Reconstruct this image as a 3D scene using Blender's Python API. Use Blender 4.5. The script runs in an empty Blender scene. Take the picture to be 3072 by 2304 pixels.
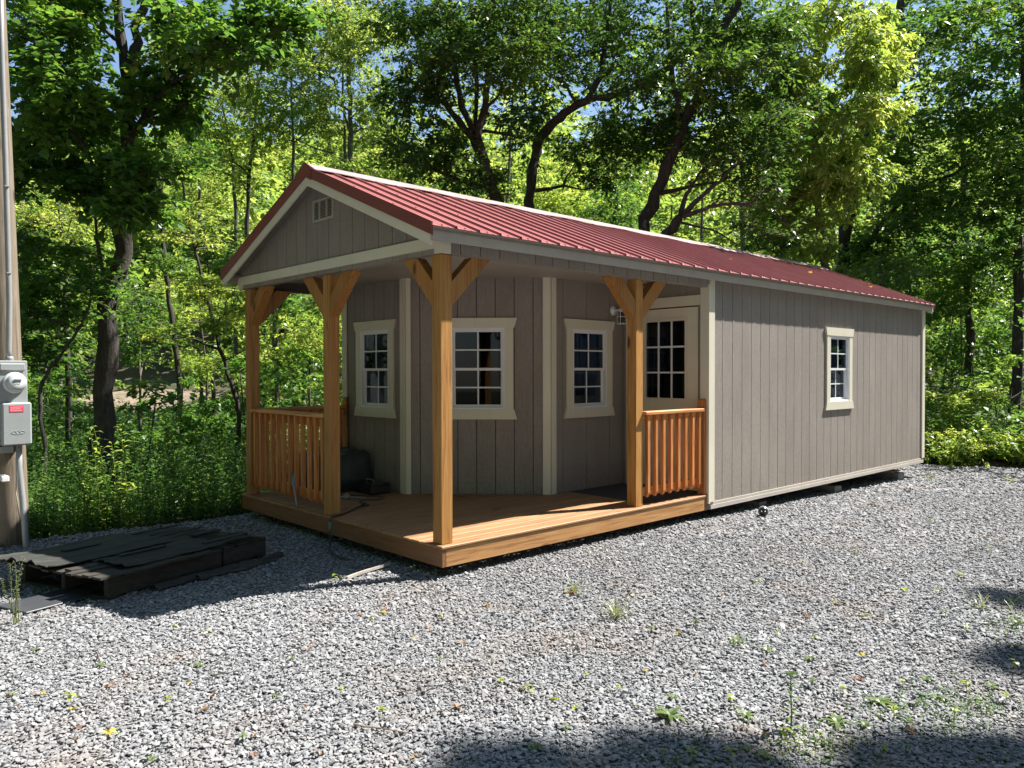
import bpy, bmesh, math, random
import numpy as np
from mathutils import Vector, Matrix

random.seed(7)
RNG = np.random.default_rng(11)
scene = bpy.context.scene
COL = scene.collection

# ------------------------------------------------------------------ camera, sky, sun, exposure
CAM = np.array([4.78648391, -3.7178549, 1.62726366])
FW = np.array([-0.7311326, 0.68205184, -0.01582422])
RT = np.array([0.68215577, 0.73120494, -0.00168375])
UP = np.cross(RT, FW)
FPX = 2322.66
cam_d = bpy.data.cameras.new('camera')
cam = bpy.data.objects.new('camera', cam_d)
COL.objects.link(cam)
scene.camera = cam
cam_d.sensor_width = 36.0
cam_d.lens = 36.0 * FPX / 3072.0
cam_d.clip_start = 0.05
cam_d.clip_end = 2000.0
M = Matrix(((RT[0], UP[0], -FW[0], CAM[0]), (RT[1], UP[1], -FW[1], CAM[1]), (RT[2], UP[2], -FW[2], CAM[2]), (0, 0, 0, 1)))
cam.matrix_world = M

SUN = Vector((1.0, 2.6, 3.77)).normalized()
world = bpy.data.worlds.new("World")
scene.world = world
world.use_nodes = True
wn = world.node_tree
sky = wn.nodes.new('ShaderNodeTexSky')
sky.sky_type = 'NISHITA'
sky.sun_disc = False
sky.sun_elevation = math.asin(SUN.z)
sky.sun_rotation = math.atan2(SUN.x, SUN.y)
sky.air_density = 1.0
sky.dust_density = 0.4
sky.ozone_density = 1.6
bg = wn.nodes['Background']
wn.links.new(sky.outputs[0], bg.inputs[0])
bg.inputs[1].default_value = 0.07
sun_d = bpy.data.lights.new('sun', 'SUN')
sun_d.energy = 5.0
sun_d.angle = math.radians(0.53)
sun_d.color = (1.0, 0.965, 0.91)
sun = bpy.data.objects.new('sun', sun_d)
COL.objects.link(sun)
sun.rotation_euler = SUN.to_track_quat('Z', 'Y').to_euler()
scene.view_settings.view_transform = 'Standard'
scene.view_settings.look = 'None'
scene.view_settings.exposure = 1.48
scene.view_settings.gamma = 1.0
scene.view_settings.use_curve_mapping = False
scene.cycles.max_bounces = 7
scene.cycles.diffuse_bounces = 4
scene.cycles.transmission_bounces = 5
scene.cycles.transparent_max_bounces = 8
scene.cycles.caustics_reflective = False
scene.cycles.caustics_refractive = False

DZ = 0.26                       # deck top above the gravel
W, L1, L = 3.66, 3.728, 10.17   # width, end of side porch, length
Y1, DG, XS = 1.3172, 1.1444, -1.209
HB, HT = DZ + 2.2966, DZ + 2.4239
CEIL = DZ + 2.41


def at(u, v, d):
    """world point seen at photo pixel (u, v) at depth d"""
    return CAM + d * (FW + (u - 1536) / FPX * RT - (v - 1152) / FPX * UP)


def on_ground(u, v, z=0.0):
    r = FW + (u - 1536) / FPX * RT - (v - 1152) / FPX * UP
    return CAM + r * ((z - CAM[2]) / r[2])


def ds(x, y):
    """forward distance and sideways distance from the camera"""
    a, b = x - CAM[0], y - CAM[1]
    return -0.7312 * a + 0.6821 * b, 0.6821 * a + 0.7312 * b


def xy(d, s):
    return CAM[0] - 0.7312 * d + 0.6821 * s, CAM[1] + 0.6821 * d + 0.7312 * s


def smooth(t):
    t = np.clip(t, 0, 1)
    return t * t * (3 - 2 * t)


def height(x, y):
    """height of the natural ground"""
    d, s = ds(x, y)
    h = -0.06 - 0.28 * smooth((-x - 3.9) / 2.6) * smooth((30 - d) / 12) - 0.26 * smooth((d - 20) / 10)
    h = h + 1.35 * smooth((d - 38.5) / 5.0) + 0.40 * np.clip(d - 44, 0, 60) + 0.06 * np.clip(d - 104, 0, 400)
    h = h - 0.26 * smooth((x + 4.1) / 0.4) * smooth((12.9 - y) / 0.7)
    h = h + 0.10 * np.sin(x * 0.7 + 1.3) * np.sin(y * 0.53) * smooth((d - 12) / 6)
    return h


# ------------------------------------------------------------------ materials
def new_mat(name):
    m = bpy.data.materials.new(name)
    m.use_nodes = True
    nt = m.node_tree
    b = nt.nodes['Principled BSDF']
    return m, nt, b


def N(nt, typ, **kw):
    n = nt.nodes.new(typ)
    for k, v in kw.items():
        setattr(n, k, v)
    return n


def ramp(nt, src, stops):
    r = N(nt, 'ShaderNodeValToRGB')
    el = r.color_ramp.elements
    while len(el) > 1:
        el.remove(el[-1])
    el[0].position, el[0].color = stops[0][0], (*stops[0][1], 1)
    for p, c in stops[1:]:
        e = el.new(p)
        e.color = (*c, 1)
    nt.links.new(src, r.inputs[0])
    return r.outputs[0]


def coords(nt, scale=(1, 1, 1), kind='Position', rot=(0, 0, 0)):
    if kind == 'Position':
        g = N(nt, 'ShaderNodeNewGeometry').outputs['Position']
    else:
        g = N(nt, 'ShaderNodeTexCoord').outputs[kind]
    mp = N(nt, 'ShaderNodeMapping')
    mp.inputs['Scale'].default_value = scale
    mp.inputs['Rotation'].default_value = rot
    nt.links.new(g, mp.inputs[0])
    return mp.outputs[0]


def noise(nt, vec, scale=5, detail=4, rough=0.55, dist=0.0):
    n = N(nt, 'ShaderNodeTexNoise')
    n.inputs['Scale'].default_value = scale
    n.inputs['Detail'].default_value = detail
    n.inputs['Roughness'].default_value = rough
    n.inputs['Distortion'].default_value = dist
    if vec is not None:
        nt.links.new(vec, n.inputs['Vector'])
    return n.outputs['Fac']


def bump(nt, b, h, strength=0.3, dist=0.01):
    bp = N(nt, 'ShaderNodeBump')
    bp.inputs['Strength'].default_value = strength
    bp.inputs['Distance'].default_value = dist
    nt.links.new(h, bp.inputs['Height'])
    nt.links.new(bp.outputs[0], b.inputs['Normal'])


def mixcol(nt, fac, a, b, mode='MIX'):
    m = N(nt, 'ShaderNodeMix', data_type='RGBA', blend_type=mode)
    if isinstance(fac, (int, float)):
        m.inputs[0].default_value = fac
    else:
        nt.links.new(fac, m.inputs[0])
    for i, c in ((6, a), (7, b)):
        if isinstance(c, tuple):
            m.inputs[i].default_value = (*c, 1)
        else:
            nt.links.new(c, m.inputs[i])
    return m.outputs[2]


def mul(nt, a, k, add=0.0):
    m = N(nt, 'ShaderNodeMath', operation='MULTIPLY_ADD')
    nt.links.new(a, m.inputs[0])
    m.inputs[1].default_value = k
    m.inputs[2].default_value = add
    return m.outputs[0]


def obj_random(nt):
    return N(nt, 'ShaderNodeObjectInfo').outputs['Random']


def paint_mat(name, base, var=0.12, grain_axis='z', rough=0.62, gr=0.35):
    """painted wood: embossed grain, slight unevenness per board, a little dirt"""
    m, nt, b = new_mat(name)
    sc = {'z': (1, 1, 0.05), 'x': (0.05, 1, 1), 'y': (1, 0.05, 1), 'n': (1, 1, 1)}[grain_axis]
    g1 = noise(nt, coords(nt, sc), 95, 5, 0.65, 0.4)
    g2 = noise(nt, coords(nt, (1, 1, 1)), 1.7, 4, 0.6)
    c1 = tuple(v * (1 - var) for v in base)
    c2 = tuple(min(1, v * (1 + var)) for v in base)
    col = ramp(nt, g2, [(0.3, c1), (0.7, c2)])
    col = mixcol(nt, mul(nt, obj_random(nt), 0.22), col, tuple(v * 0.72 for v in base))
    streak = ramp(nt, noise(nt, coords(nt, (1, 1, 0.06)), 22, 3), [(0.35, (0.82, 0.80, 0.78)), (0.55, (1, 1, 1))])
    col = mixcol(nt, 0.5 if grain_axis == 'z' else 0.15, col, streak, 'MULTIPLY')
    nt.links.new(col, b.inputs['Base Color'])
    b.inputs['Roughness'].default_value = rough
    bump(nt, b, g1, gr, 0.004)
    return m


def siding_mat(name, base):
    m, nt, b = new_mat(name)
    g1 = noise(nt, coords(nt, (1, 1, 0.07)), 70, 5, 0.7, 0.8)
    w = N(nt, 'ShaderNodeTexWave', wave_type='BANDS', bands_direction='Z')
    w.inputs['Scale'].default_value = 19
    w.inputs['Distortion'].default_value = 9.0
    w.inputs['Detail'].default_value = 3
    w.inputs['Detail Scale'].default_value = 2.4
    nt.links.new(coords(nt, (1, 1, 1)), w.inputs['Vector'])
    patch = ramp(nt, noise(nt, coords(nt, (1, 1, 0.5)), 3.1, 2), [(0.42, (0, 0, 0)), (0.6, (1, 1, 1))])
    g2 = noise(nt, coords(nt, (1, 1, 0.4)), 2.4, 5, 0.65)
    col = ramp(nt, g2, [(0.3, tuple(v * 0.86 for v in base)), (0.7, tuple(v * 1.10 for v in base))])
    col = mixcol(nt, mul(nt, obj_random(nt), 0.25), col, (base[0] * 0.80, base[1] * 0.80, base[2] * 0.82))
    fine = ramp(nt, g1, [(0.34, (0.90, 0.89, 0.88)), (0.50, (1, 1, 1)), (0.75, (1.03, 1.03, 1.03))])
    col = mixcol(nt, 1.0, col, fine, 'MULTIPLY')
    spk = ramp(nt, noise(nt, coords(nt, (1, 1, 0.5)), 48, 3, 0.7), [(0.36, (0.90, 0.89, 0.88)), (0.55, (1, 1, 1)), (0.72, (1.06, 1.06, 1.06))])
    col = mixcol(nt, 1.0, col, spk, 'MULTIPLY')
    wv = mixcol(nt, patch, (0.5, 0.5, 0.5), w.outputs['Color'])
    zz = N(nt, 'ShaderNodeSeparateXYZ')
    nt.links.new(N(nt, 'ShaderNodeNewGeometry').outputs['Position'], zz.inputs[0])
    low = ramp(nt, zz.outputs[2], [(0.16, (1, 1, 1)), (0.62, (0, 0, 0))])
    spl = ramp(nt, noise(nt, coords(nt), 26, 5, 0.75), [(0.46, (0, 0, 0)), (0.60, (1, 1, 1))])
    dirt = mixcol(nt, 1.0, low, spl, 'MULTIPLY')
    col = mixcol(nt, mul(nt, dirt, 0.5), col, (0.17, 0.14, 0.105))
    nt.links.new(col, b.inputs['Base Color'])
    b.inputs['Roughness'].default_value = 0.68
    mh = N(nt, 'ShaderNodeMath', operation='MULTIPLY_ADD')
    nt.links.new(wv, mh.inputs[0])
    mh.inputs[1].default_value = 0.20
    nt.links.new(g1, mh.inputs[2])
    bump(nt, b, mh.outputs[0], 0.9, 0.009)
    return m


def wood_mat(name, dark, mid, light, axis='z', rough=0.55, knots=True):
    """stained softwood: long streaks along the axis, a few knots, varied board to board"""
    m, nt, b = new_mat(name)
    sc = {'z': (1, 1, 0.045), 'x': (0.045, 1, 1), 'y': (1, 0.045, 1)}[axis]
    geo = N(nt, 'ShaderNodeNewGeometry').outputs['Position']
    rnd = N(nt, 'ShaderNodeCombineXYZ')
    rr = obj_random(nt)
    for i in range(3):
        nt.links.new(mul(nt, rr, 17.3 + 9.1 * i), rnd.inputs[i])
    ad = N(nt, 'ShaderNodeVectorMath', operation='ADD')
    nt.links.new(geo, ad.inputs[0])
    nt.links.new(rnd.outputs[0], ad.inputs[1])
    mp = N(nt, 'ShaderNodeMapping')
    mp.inputs['Scale'].default_value = sc
    nt.links.new(ad.outputs[0], mp.inputs[0])
    g = noise(nt, mp.outputs[0], 34, 6, 0.62, 1.3)
    g2 = noise(nt, mp.outputs[0], 9, 3, 0.5, 0.7)
    col = ramp(nt, g, [(0.34, dark), (0.47, mid), (0.66, light)])
    col = mixcol(nt, mul(nt, g2, 0.45), col, mid)
    col = mixcol(nt, mul(nt, rr, 0.35), col, dark)
    if knots:
        v = N(nt, 'ShaderNodeTexVoronoi')
        v.inputs['Scale'].default_value = 3.6
        mk = N(nt, 'ShaderNodeMapping')
        mk.inputs['Scale'].default_value = {'z': (1, 1, 0.42), 'x': (0.42, 1, 1), 'y': (1, 0.42, 1)}[axis]
        nt.links.new(ad.outputs[0], mk.inputs[0])
        nt.links.new(mk.outputs[0], v.inputs['Vector'])
        kn = ramp(nt, v.outputs['Distance'], [(0.0, (1, 1, 1)), (0.075, (0.9, 0.9, 0.9)), (0.13, (0, 0, 0))])
        col = mixcol(nt, kn, col, (dark[0] * 0.38, dark[1] * 0.3, dark[2] * 0.3))
    nt.links.new(col, b.inputs['Base Color'])
    b.inputs['Roughness'].default_value = rough
    bump(nt, b, g, 0.22, 0.003)
    return m


def flat_mat(name, col, rough=0.5, metal=0.0, var=0.1, scale=8, bmp=0.0):
    m, nt, b = new_mat(name)
    n = noise(nt, coords(nt), scale, 4, 0.6)
    c = ramp(nt, n, [(0.3, tuple(v * (1 - var) for v in col)), (0.7, tuple(min(1, v * (1 + var)) for v in col))])
    nt.links.new(c, b.inputs['Base Color'])
    b.inputs['Roughness'].default_value = rough
    b.inputs['Metallic'].default_value = metal
    if bmp:
        bump(nt, b, noise(nt, coords(nt), scale * 9, 4, 0.7), bmp, 0.006)
    return m


def leaf_mat(name, stops, trans=0.5, gloss=0.35, tcol=1.5, yell=1.15):
    """leaf: reflects and lets light through; colour varies leaf by leaf (attribute rnd)"""
    m = bpy.data.materials.new(name)
    m.use_nodes = True
    nt = m.node_tree
    nt.nodes.clear()
    out = N(nt, 'ShaderNodeOutputMaterial')
    at_ = N(nt, 'ShaderNodeAttribute')
    at_.attribute_name = 'rnd'
    col = ramp(nt, at_.outputs['Fac'], stops)
    pb = N(nt, 'ShaderNodeBsdfPrincipled')
    pb.inputs['Roughness'].default_value = gloss
    pb.inputs['Specular IOR Level'].default_value = 0.35
    nt.links.new(col, pb.inputs['Base Color'])
    tr = N(nt, 'ShaderNodeBsdfTranslucent')
    tc = mixcol(nt, 1.0, col, (tcol * yell, tcol, tcol * 0.62), 'MULTIPLY')
    nt.links.new(tc, tr.inputs[0])
    mx = N(nt, 'ShaderNodeMixShader')
    mx.inputs[0].default_value = trans
    nt.links.new(pb.outputs[0], mx.inputs[1])
    nt.links.new(tr.outputs[0], mx.inputs[2])
    nt.links.new(mx.outputs[0], out.inputs[0])
    return m


MT = {}
MT['siding'] = siding_mat('taupe siding', (0.275, 0.241, 0.209))
MT['cream'] = paint_mat('cream trim paint', (0.651, 0.607, 0.484), 0.05, 'n', 0.5, 0.12)
MT['ceiling'] = paint_mat('taupe ceiling', (0.334, 0.299, 0.255), 0.06, 'n', 0.6, 0.12)
MT['sash'] = flat_mat('white vinyl', (0.704, 0.713, 0.722), 0.35, 0, 0.03)
MT['post'] = wood_mat('stained post wood', (0.202, 0.083, 0.018), (0.405, 0.189, 0.046), (0.534, 0.290, 0.087), 'z')
MT['brace'] = wood_mat('stained brace wood', (0.184, 0.074, 0.017), (0.368, 0.161, 0.039), (0.478, 0.248, 0.074), 'z')
MT['rail'] = wood_mat('cedar railing', (0.258, 0.078, 0.018), (0.534, 0.193, 0.051), (0.644, 0.313, 0.101), 'z', knots=False)
MT['railx'] = wood_mat('cedar rail lengthwise', (0.258, 0.083, 0.023), (0.552, 0.230, 0.064), (0.699, 0.386, 0.156), 'x', knots=False)
MT['raily'] = wood_mat('cedar rail crosswise', (0.258, 0.083, 0.023), (0.552, 0.230, 0.064), (0.699, 0.386, 0.156), 'y', knots=False)
MT['deck'] = wood_mat('deck boards', (0.172, 0.077, 0.031), (0.344, 0.172, 0.071), (0.447, 0.258, 0.120), 'y', 0.6)
MT['rimx'] = wood_mat('shaded rim board wood', (0.129, 0.056, 0.022), (0.241, 0.112, 0.043), (0.327, 0.163, 0.069), 'x')  # darker copy of the rim wood, front porch shade put into its colour
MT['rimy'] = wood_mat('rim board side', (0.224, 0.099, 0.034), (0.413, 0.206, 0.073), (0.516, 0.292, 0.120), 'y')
MT['skid'] = wood_mat('treated skid', (0.22, 0.15, 0.09), (0.36, 0.26, 0.17), (0.45, 0.34, 0.24), 'y')
MT['skirt'] = paint_mat('skirt board', (0.430, 0.387, 0.335), 0.1, 'y', 0.7, 0.35)
MT['dark'] = flat_mat('dark interior', (0.05, 0.05, 0.05), 0.8)
MT['inner'] = flat_mat('shade darkened wall core', (0.06, 0.05, 0.042), 0.85)  # darkened so the shade of rooms and board grooves sits in the colour
MT['curtain'] = flat_mat('grey curtain', (0.55, 0.55, 0.57), 0.9)
MT['concrete'] = flat_mat('concrete block', (0.20, 0.20, 0.19), 0.9, 0, 0.25, 12, 0.5)
MT['roofred'] = None


def roof_mat(name, base, rough, fade):
    m, nt, b = new_mat(name)
    n1 = noise(nt, coords(nt, (0.4, 1, 1)), 3.0, 5, 0.6)
    col = ramp(nt, n1, [(0.3, base), (0.7, fade)])
    n2 = ramp(nt, noise(nt, coords(nt, (0.15, 1, 0.4)), 30, 3), [(0.35, (0.85, 0.82, 0.82)), (0.6, (1, 1, 1))])
    col = mixcol(nt, 0.6, col, n2, 'MULTIPLY')
    nt.links.new(col, b.inputs['Base Color'])
    b.inputs['Roughness'].default_value = rough
    b.inputs['Metallic'].default_value = 0.0
    b.inputs['Specular IOR Level'].default_value = 0.6
    return m


MT['roofred'] = roof_mat('red painted roof metal', (0.301, 0.079, 0.073), 0.45, (0.370, 0.116, 0.107))
MT['rakered'] = roof_mat('dark red flashing', (0.19, 0.045, 0.04), 0.45, (0.23, 0.06, 0.052))
MT['cap'] = roof_mat('pale ridge metal', (0.400, 0.288, 0.272), 0.32, (0.464, 0.368, 0.352))
MT['screw'] = flat_mat('screw head', (0.45, 0.10, 0.09), 0.4)
MT['closure'] = flat_mat('foam closure', (0.20, 0.26, 0.22), 0.7)

# glass: thin pane, mostly clear with a mirror-like coat
m = bpy.data.materials.new('window glass')
m.use_nodes = True
nt = m.node_tree
nt.nodes.clear()
o_ = N(nt, 'ShaderNodeOutputMaterial')
t_ = N(nt, 'ShaderNodeBsdfTransparent')
t_.inputs[0].default_value = (0.46, 0.51, 0.58, 1)
g_ = N(nt, 'ShaderNodeBsdfGlossy')
g_.inputs['Roughness'].default_value = 0.02
g_.inputs['Color'].default_value = (0.85, 0.9, 1, 1)
fr = N(nt, 'ShaderNodeFresnel')
fr.inputs[0].default_value = 1.5
mx = N(nt, 'ShaderNodeMixShader')
nt.links.new(mul(nt, fr.outputs[0], 0.42, 0.0), mx.inputs[0])
nt.links.new(t_.outputs[0], mx.inputs[1])
nt.links.new(g_.outputs[0], mx.inputs[2])
nt.links.new(mx.outputs[0], o_.inputs[0])
MT['glass'] = m


# ------------------------------------------------------------------ mesh helpers
def link(name, me, mat=None, parent=None):
    o = bpy.data.objects.new(name, me)
    COL.objects.link(o)
    if mat is not None and not me.materials:
        me.materials.append(mat)
    if parent is not None:
        o.parent = parent
    return o


def tag(o, label=None, cat=None, group=None, kind=None):
    if label:
        o['label'] = label
    if cat:
        o['category'] = cat
    if group:
        o['group'] = group
    if kind:
        o['kind'] = kind
    return o


def thing(name, label, cat, loc=(0, 0, 0), group=None):
    o = bpy.data.objects.new(name, None)
    o.empty_display_size = 0.1
    COL.objects.link(o)
    o.location = loc
    return tag(o, label, cat, group)


def copy_tree(o, parent=None):
    c = o.copy()
    COL.objects.link(c)
    if parent is not None:
        c.parent = parent
    for ch in [k for k in o.children]:
        copy_tree(ch, c)
    return c


class MB:
    """collects shapes, then links them as one mesh"""

    def __init__(self):
        self.v, self.f = [], []

    def add(self, vs, fs):
        n = len(self.v)
        self.v += [tuple(map(float, p)) for p in vs]
        self.f += [tuple(i + n for i in q) for q in fs]
        return self

    def box(self, x0, x1, y0, y1, z0, z1, b=0.0):
        if x0 > x1: x0, x1 = x1, x0
        if y0 > y1: y0, y1 = y1, y0
        if z0 > z1: z0, z1 = z1, z0
        if b <= 0:
            vs = [(x, y, z) for x in (x0, x1) for y in (y0, y1) for z in (z0, z1)]
            return self.add(vs, [(0, 1, 3, 2), (4, 6, 7, 5), (0, 4, 5, 1), (2, 3, 7, 6), (0, 2, 6, 4), (1, 5, 7, 3)])
        b = min(b, (x1 - x0) * .45, (y1 - y0) * .45, (z1 - z0) * .45)
        vs = []
        idx = {}
        for i, x in enumerate((x0, x1)):
            for j, y in enumerate((y0, y1)):
                for k, z in enumerate((z0, z1)):
                    sx, sy, sz = (1, -1)[i], (1, -1)[j], (1, -1)[k]
                    idx[i, j, k] = len(vs)
                    vs += [(x, y + sy * b, z + sz * b), (x + sx * b, y, z + sz * b), (x + sx * b, y + sy * b, z)]
        fs = []
        I = idx
        for a in range(3):
            for s in (0, 1):
                def c(p, q):
                    k = [0, 0, 0]
                    k[a] = s
                    k[(a + 1) % 3] = p
                    k[(a + 2) % 3] = q
                    return I[tuple(k)] + a
                q = [c(0, 0), c(1, 0), c(1, 1), c(0, 1)]
                fs.append(tuple(q if s else q[::-1]))
        for a in range(3):          # edges along axis a
            b1, b2 = (a + 1) % 3, (a + 2) % 3
            for p in (0, 1):
                for q in (0, 1):
                    k0, k1 = [0, 0, 0], [0, 0, 0]
                    k0[b1] = k1[b1] = p
                    k0[b2] = k1[b2] = q
                    k1[a] = 1
                    A, B = I[tuple(k0)], I[tuple(k1)]
                    f = (A + b1, B + b1, B + b2, A + b2)
                    fs.append(f if (p + q) % 2 == 0 else f[::-1])
        for i in (0, 1):
            for j in (0, 1):
                for k in (0, 1):
                    A = I[i, j, k]
                    f = (A, A + 1, A + 2)
                    fs.append(f if (i + j + k) % 2 == 1 else f[::-1])
        return self.add(vs, fs)

    def prism(self, poly, fn, n0, n1):
        """poly: 2-D points; fn(a, n, z) maps to 3-D; extruded from n0 to n1"""
        k = len(poly)
        vs = [fn(a, n0, z) for a, z in poly] + [fn(a, n1, z) for a, z in poly]
        fs = [tuple(range(k))[::-1], tuple(range(k, 2 * k))] + [(i, (i + 1) % k, (i + 1) % k + k, i + k) for i in range(k)]
        return self.add(vs, fs)

    def tube(self, pts, rad, sides=8, cap=True):
        pts = [np.array(p, float) for p in pts]
        if not hasattr(rad, '__len__'):
            rad = [rad] * len(pts)
        n0 = len(self.v)
        prev = None
        for i, p in enumerate(pts):
            t = pts[min(i + 1, len(pts) - 1)] - pts[max(i - 1, 0)]
            t = t / (np.linalg.norm(t) + 1e-9)
            if prev is None:
                a = np.cross(t, (0, 0, 1.0)) if abs(t[2]) < 0.9 else np.cross(t, (1.0, 0, 0))
            else:
                a = prev - t * np.dot(prev, t)
            a = a / (np.linalg.norm(a) + 1e-9)
            prev = a
            b = np.cross(t, a)
            for k in range(sides):
                w = 2 * math.pi * k / sides
                self.v.append(tuple(p + rad[i] * (math.cos(w) * a + math.sin(w) * b)))
        for i in range(len(pts) - 1):
            for k in range(sides):
                A = n0 + i * sides + k
                B = n0 + i * sides + (k + 1) % sides
                self.f.append((A, B, B + sides, A + sides))
        if cap:
            self.f.append(tuple(n0 + k for k in range(sides))[::-1])
            self.f.append(tuple(n0 + (len(pts) - 1) * sides + k for k in range(sides)))
        return self

    def lathe(self, prof, origin, axis, sides=20):
        """prof: (radius, height) pairs round the axis from origin"""
        ax = np.array(axis, float)
        ax /= np.linalg.norm(ax)
        a = np.cross(ax, (0, 0, 1.0)) if abs(ax[2]) < 0.9 else np.cross(ax, (1.0, 0, 0))
        a /= np.linalg.norm(a)
        b = np.cross(ax, a)
        n0 = len(self.v)
        for r, h in prof:
            for k in range(sides):
                w = 2 * math.pi * k / sides
                self.v.append(tuple(np.array(origin) + ax * h + r * (math.cos(w) * a + math.sin(w) * b)))
        for i in range(len(prof) - 1):
            for k in range(sides):
                A = n0 + i * sides + k
                B = n0 + i * sides + (k + 1) % sides
                self.f.append((A, B, B + sides, A + sides))
        self.f.append(tuple(n0 + k for k in range(sides))[::-1])
        self.f.append(tuple(n0 + (len(prof) - 1) * sides + k for k in range(sides)))
        return self

    def build(self, name, mat, parent=None, smooth_=False):
        me = bpy.data.meshes.new(name)
        me.from_pydata(self.v, [], self.f)
        me.update()
        bm = bmesh.new()
        bm.from_mesh(me)
        bmesh.ops.recalc_face_normals(bm, faces=bm.faces)
        bm.to_mesh(me)
        bm.free()
        if smooth_:
            me.polygons.foreach_set('use_smooth', [True] * len(me.polygons))
        return link(name, me, mat, parent)


def frame(ox, oy, ang):
    """wall frame: a along the wall, n outward (right of the direction), z up"""
    ca, sa = math.cos(ang), math.sin(ang)
    return lambda a, n, z: (ox + a * ca + n * sa, oy + a * sa - n * ca, z)


def fast_mesh(name, V, F, mat, parent=None, rnd=None, smooth_=False):
    """V (n,3), F (m,k) arrays -> one mesh with a per-face attribute rnd"""
    V = np.ascontiguousarray(V, dtype=np.float32)
    F = np.ascontiguousarray(F, dtype=np.int32)
    me = bpy.data.meshes.new(name)
    m_, k = F.shape
    me.vertices.add(len(V))
    me.vertices.foreach_set('co', V.ravel())
    me.loops.add(m_ * k)
    me.loops.foreach_set('vertex_index', F.ravel())
    me.polygons.add(m_)
    me.polygons.foreach_set('loop_start', np.arange(0, m_ * k, k, dtype=np.int32))
    if smooth_:
        me.polygons.foreach_set('use_smooth', np.ones(m_, dtype=bool))
    me.update(calc_edges=True)
    if rnd is not None:
        a = me.attributes.new('rnd', 'FLOAT', 'FACE')
        a.data.foreach_set('value', np.asarray(rnd, dtype=np.float32))
    return link(name, me, mat, parent)


# ------------------------------------------------------------------ ground
def ground_material():
    m, nt, b = new_mat('forest floor')
    n1 = noise(nt, coords(nt), 0.35, 6, 0.65)
    n2 = noise(nt, coords(nt), 14, 5, 0.7)
    c1 = ramp(nt, n1, [(0.35, (0.035, 0.05, 0.018)), (0.5, (0.085, 0.07, 0.04)), (0.65, (0.05, 0.075, 0.022))])
    c2 = ramp(nt, n2, [(0.35, (0.55, 0.5, 0.45)), (0.65, (1.15, 1.1, 1.0))])
    nt.links.new(mixcol(nt, 1.0, c1, c2, 'MULTIPLY'), b.inputs['Base Color'])
    b.inputs['Roughness'].default_value = 0.95
    bump(nt, b, n2, 0.8, 0.06)
    return m


gd = np.concatenate([np.linspace(-60, 0, 13), np.linspace(2, 60, 88), np.linspace(64, 150, 30), np.linspace(180, 900, 14)])
gs = np.concatenate([np.linspace(-900, -120, 10), np.linspace(-100, -30, 22), np.linspace(-29, 29, 88), np.linspace(30, 100, 22), np.linspace(120, 900, 10)])
GX, GY = np.meshgrid(gd, gs, indexing='ij')
PX, PY = xy(GX, GY)
PZ = height(PX, PY)
nv = len(gs)
V = np.stack([PX.ravel(), PY.ravel(), PZ.ravel()], 1)
ii, jj = np.meshgrid(np.arange(len(gd) - 1), np.arange(nv - 1), indexing='ij')
A = (ii * nv + jj).ravel()
F = np.stack([A, A + nv, A + nv + 1, A + 1], 1)
MT['ground'] = ground_material()
gr = fast_mesh('forest_ground', V, F, MT['ground'], smooth_=True)
tag(gr, 'brown and green forest floor rising to a wooded hill behind the cabin', kind='structure')


# gravel pad: a sheet with an uneven rim, stones on top
def gravel_color(nt):
    pos = coords(nt)
    grey = ramp(nt, obj_random(nt), [(0.0, (0.165, 0.167, 0.174)), (0.3, (0.218, 0.220, 0.227)), (0.75, (0.258, 0.260, 0.265)), (0.95, (0.305, 0.305, 0.305)), (1.0, (0.400, 0.392, 0.380))])
    tan = ramp(nt, noise(nt, pos, 0.9, 7, 0.8), [(0.48, (0, 0, 0)), (0.66, (0.8, 0.8, 0.8))])
    big = ramp(nt, noise(nt, coords(nt, (1, .35, 1)), 0.55, 3, 0.6), [(0.35, (0.86, 0.85, 0.84)), (0.65, (1.08, 1.08, 1.08))])
    grey = mixcol(nt, 1.0, grey, big, 'MULTIPLY')
    return grey, tan


def gravel_stone_mat():
    m, nt, b = new_mat('crushed limestone')
    grey, tan = gravel_color(nt)
    col = mixcol(nt, mul(nt, tan, 0.62), grey, (0.240, 0.196, 0.160))
    tex = ramp(nt, noise(nt, coords(nt), 160, 4, 0.7), [(0.3, (0.82, 0.82, 0.82)), (0.7, (1.1, 1.1, 1.1))])
    nt.links.new(mixcol(nt, 1, col, tex, 'MULTIPLY'), b.inputs['Base Color'])
    b.inputs['Roughness'].default_value = 0.85
    bump(nt, b, noise(nt, coords(nt), 220, 3, 0.7), 0.3, 0.002)
    return m


def gravel_base_mat():
    m, nt, b = new_mat('gravel bed')
    v = N(nt, 'ShaderNodeTexVoronoi')
    v.inputs['Scale'].default_value = 34
    nt.links.new(coords(nt), v.inputs['Vector'])
    sep = N(nt, 'ShaderNodeSeparateColor')
    nt.links.new(v.outputs['Color'], sep.inputs[0])
    c = ramp(nt, sep.outputs[0], [(0, (0.104, 0.104, 0.112)), (0.5, (0.200, 0.200, 0.208)), (1, (0.288, 0.284, 0.276))])
    tan = ramp(nt, noise(nt, coords(nt), 0.9, 5, 0.75), [(0.52, (0, 0, 0)), (0.68, (0.7, 0.7, 0.7))])
    c = mixcol(nt, tan, c, (0.24, 0.18, 0.14))
    nt.links.new(c, b.inputs['Base Color'])
    b.inputs['Roughness'].default_value = 0.9
    bump(nt, b, v.outputs['Distance'], -0.9, 0.02)
    return m


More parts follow.
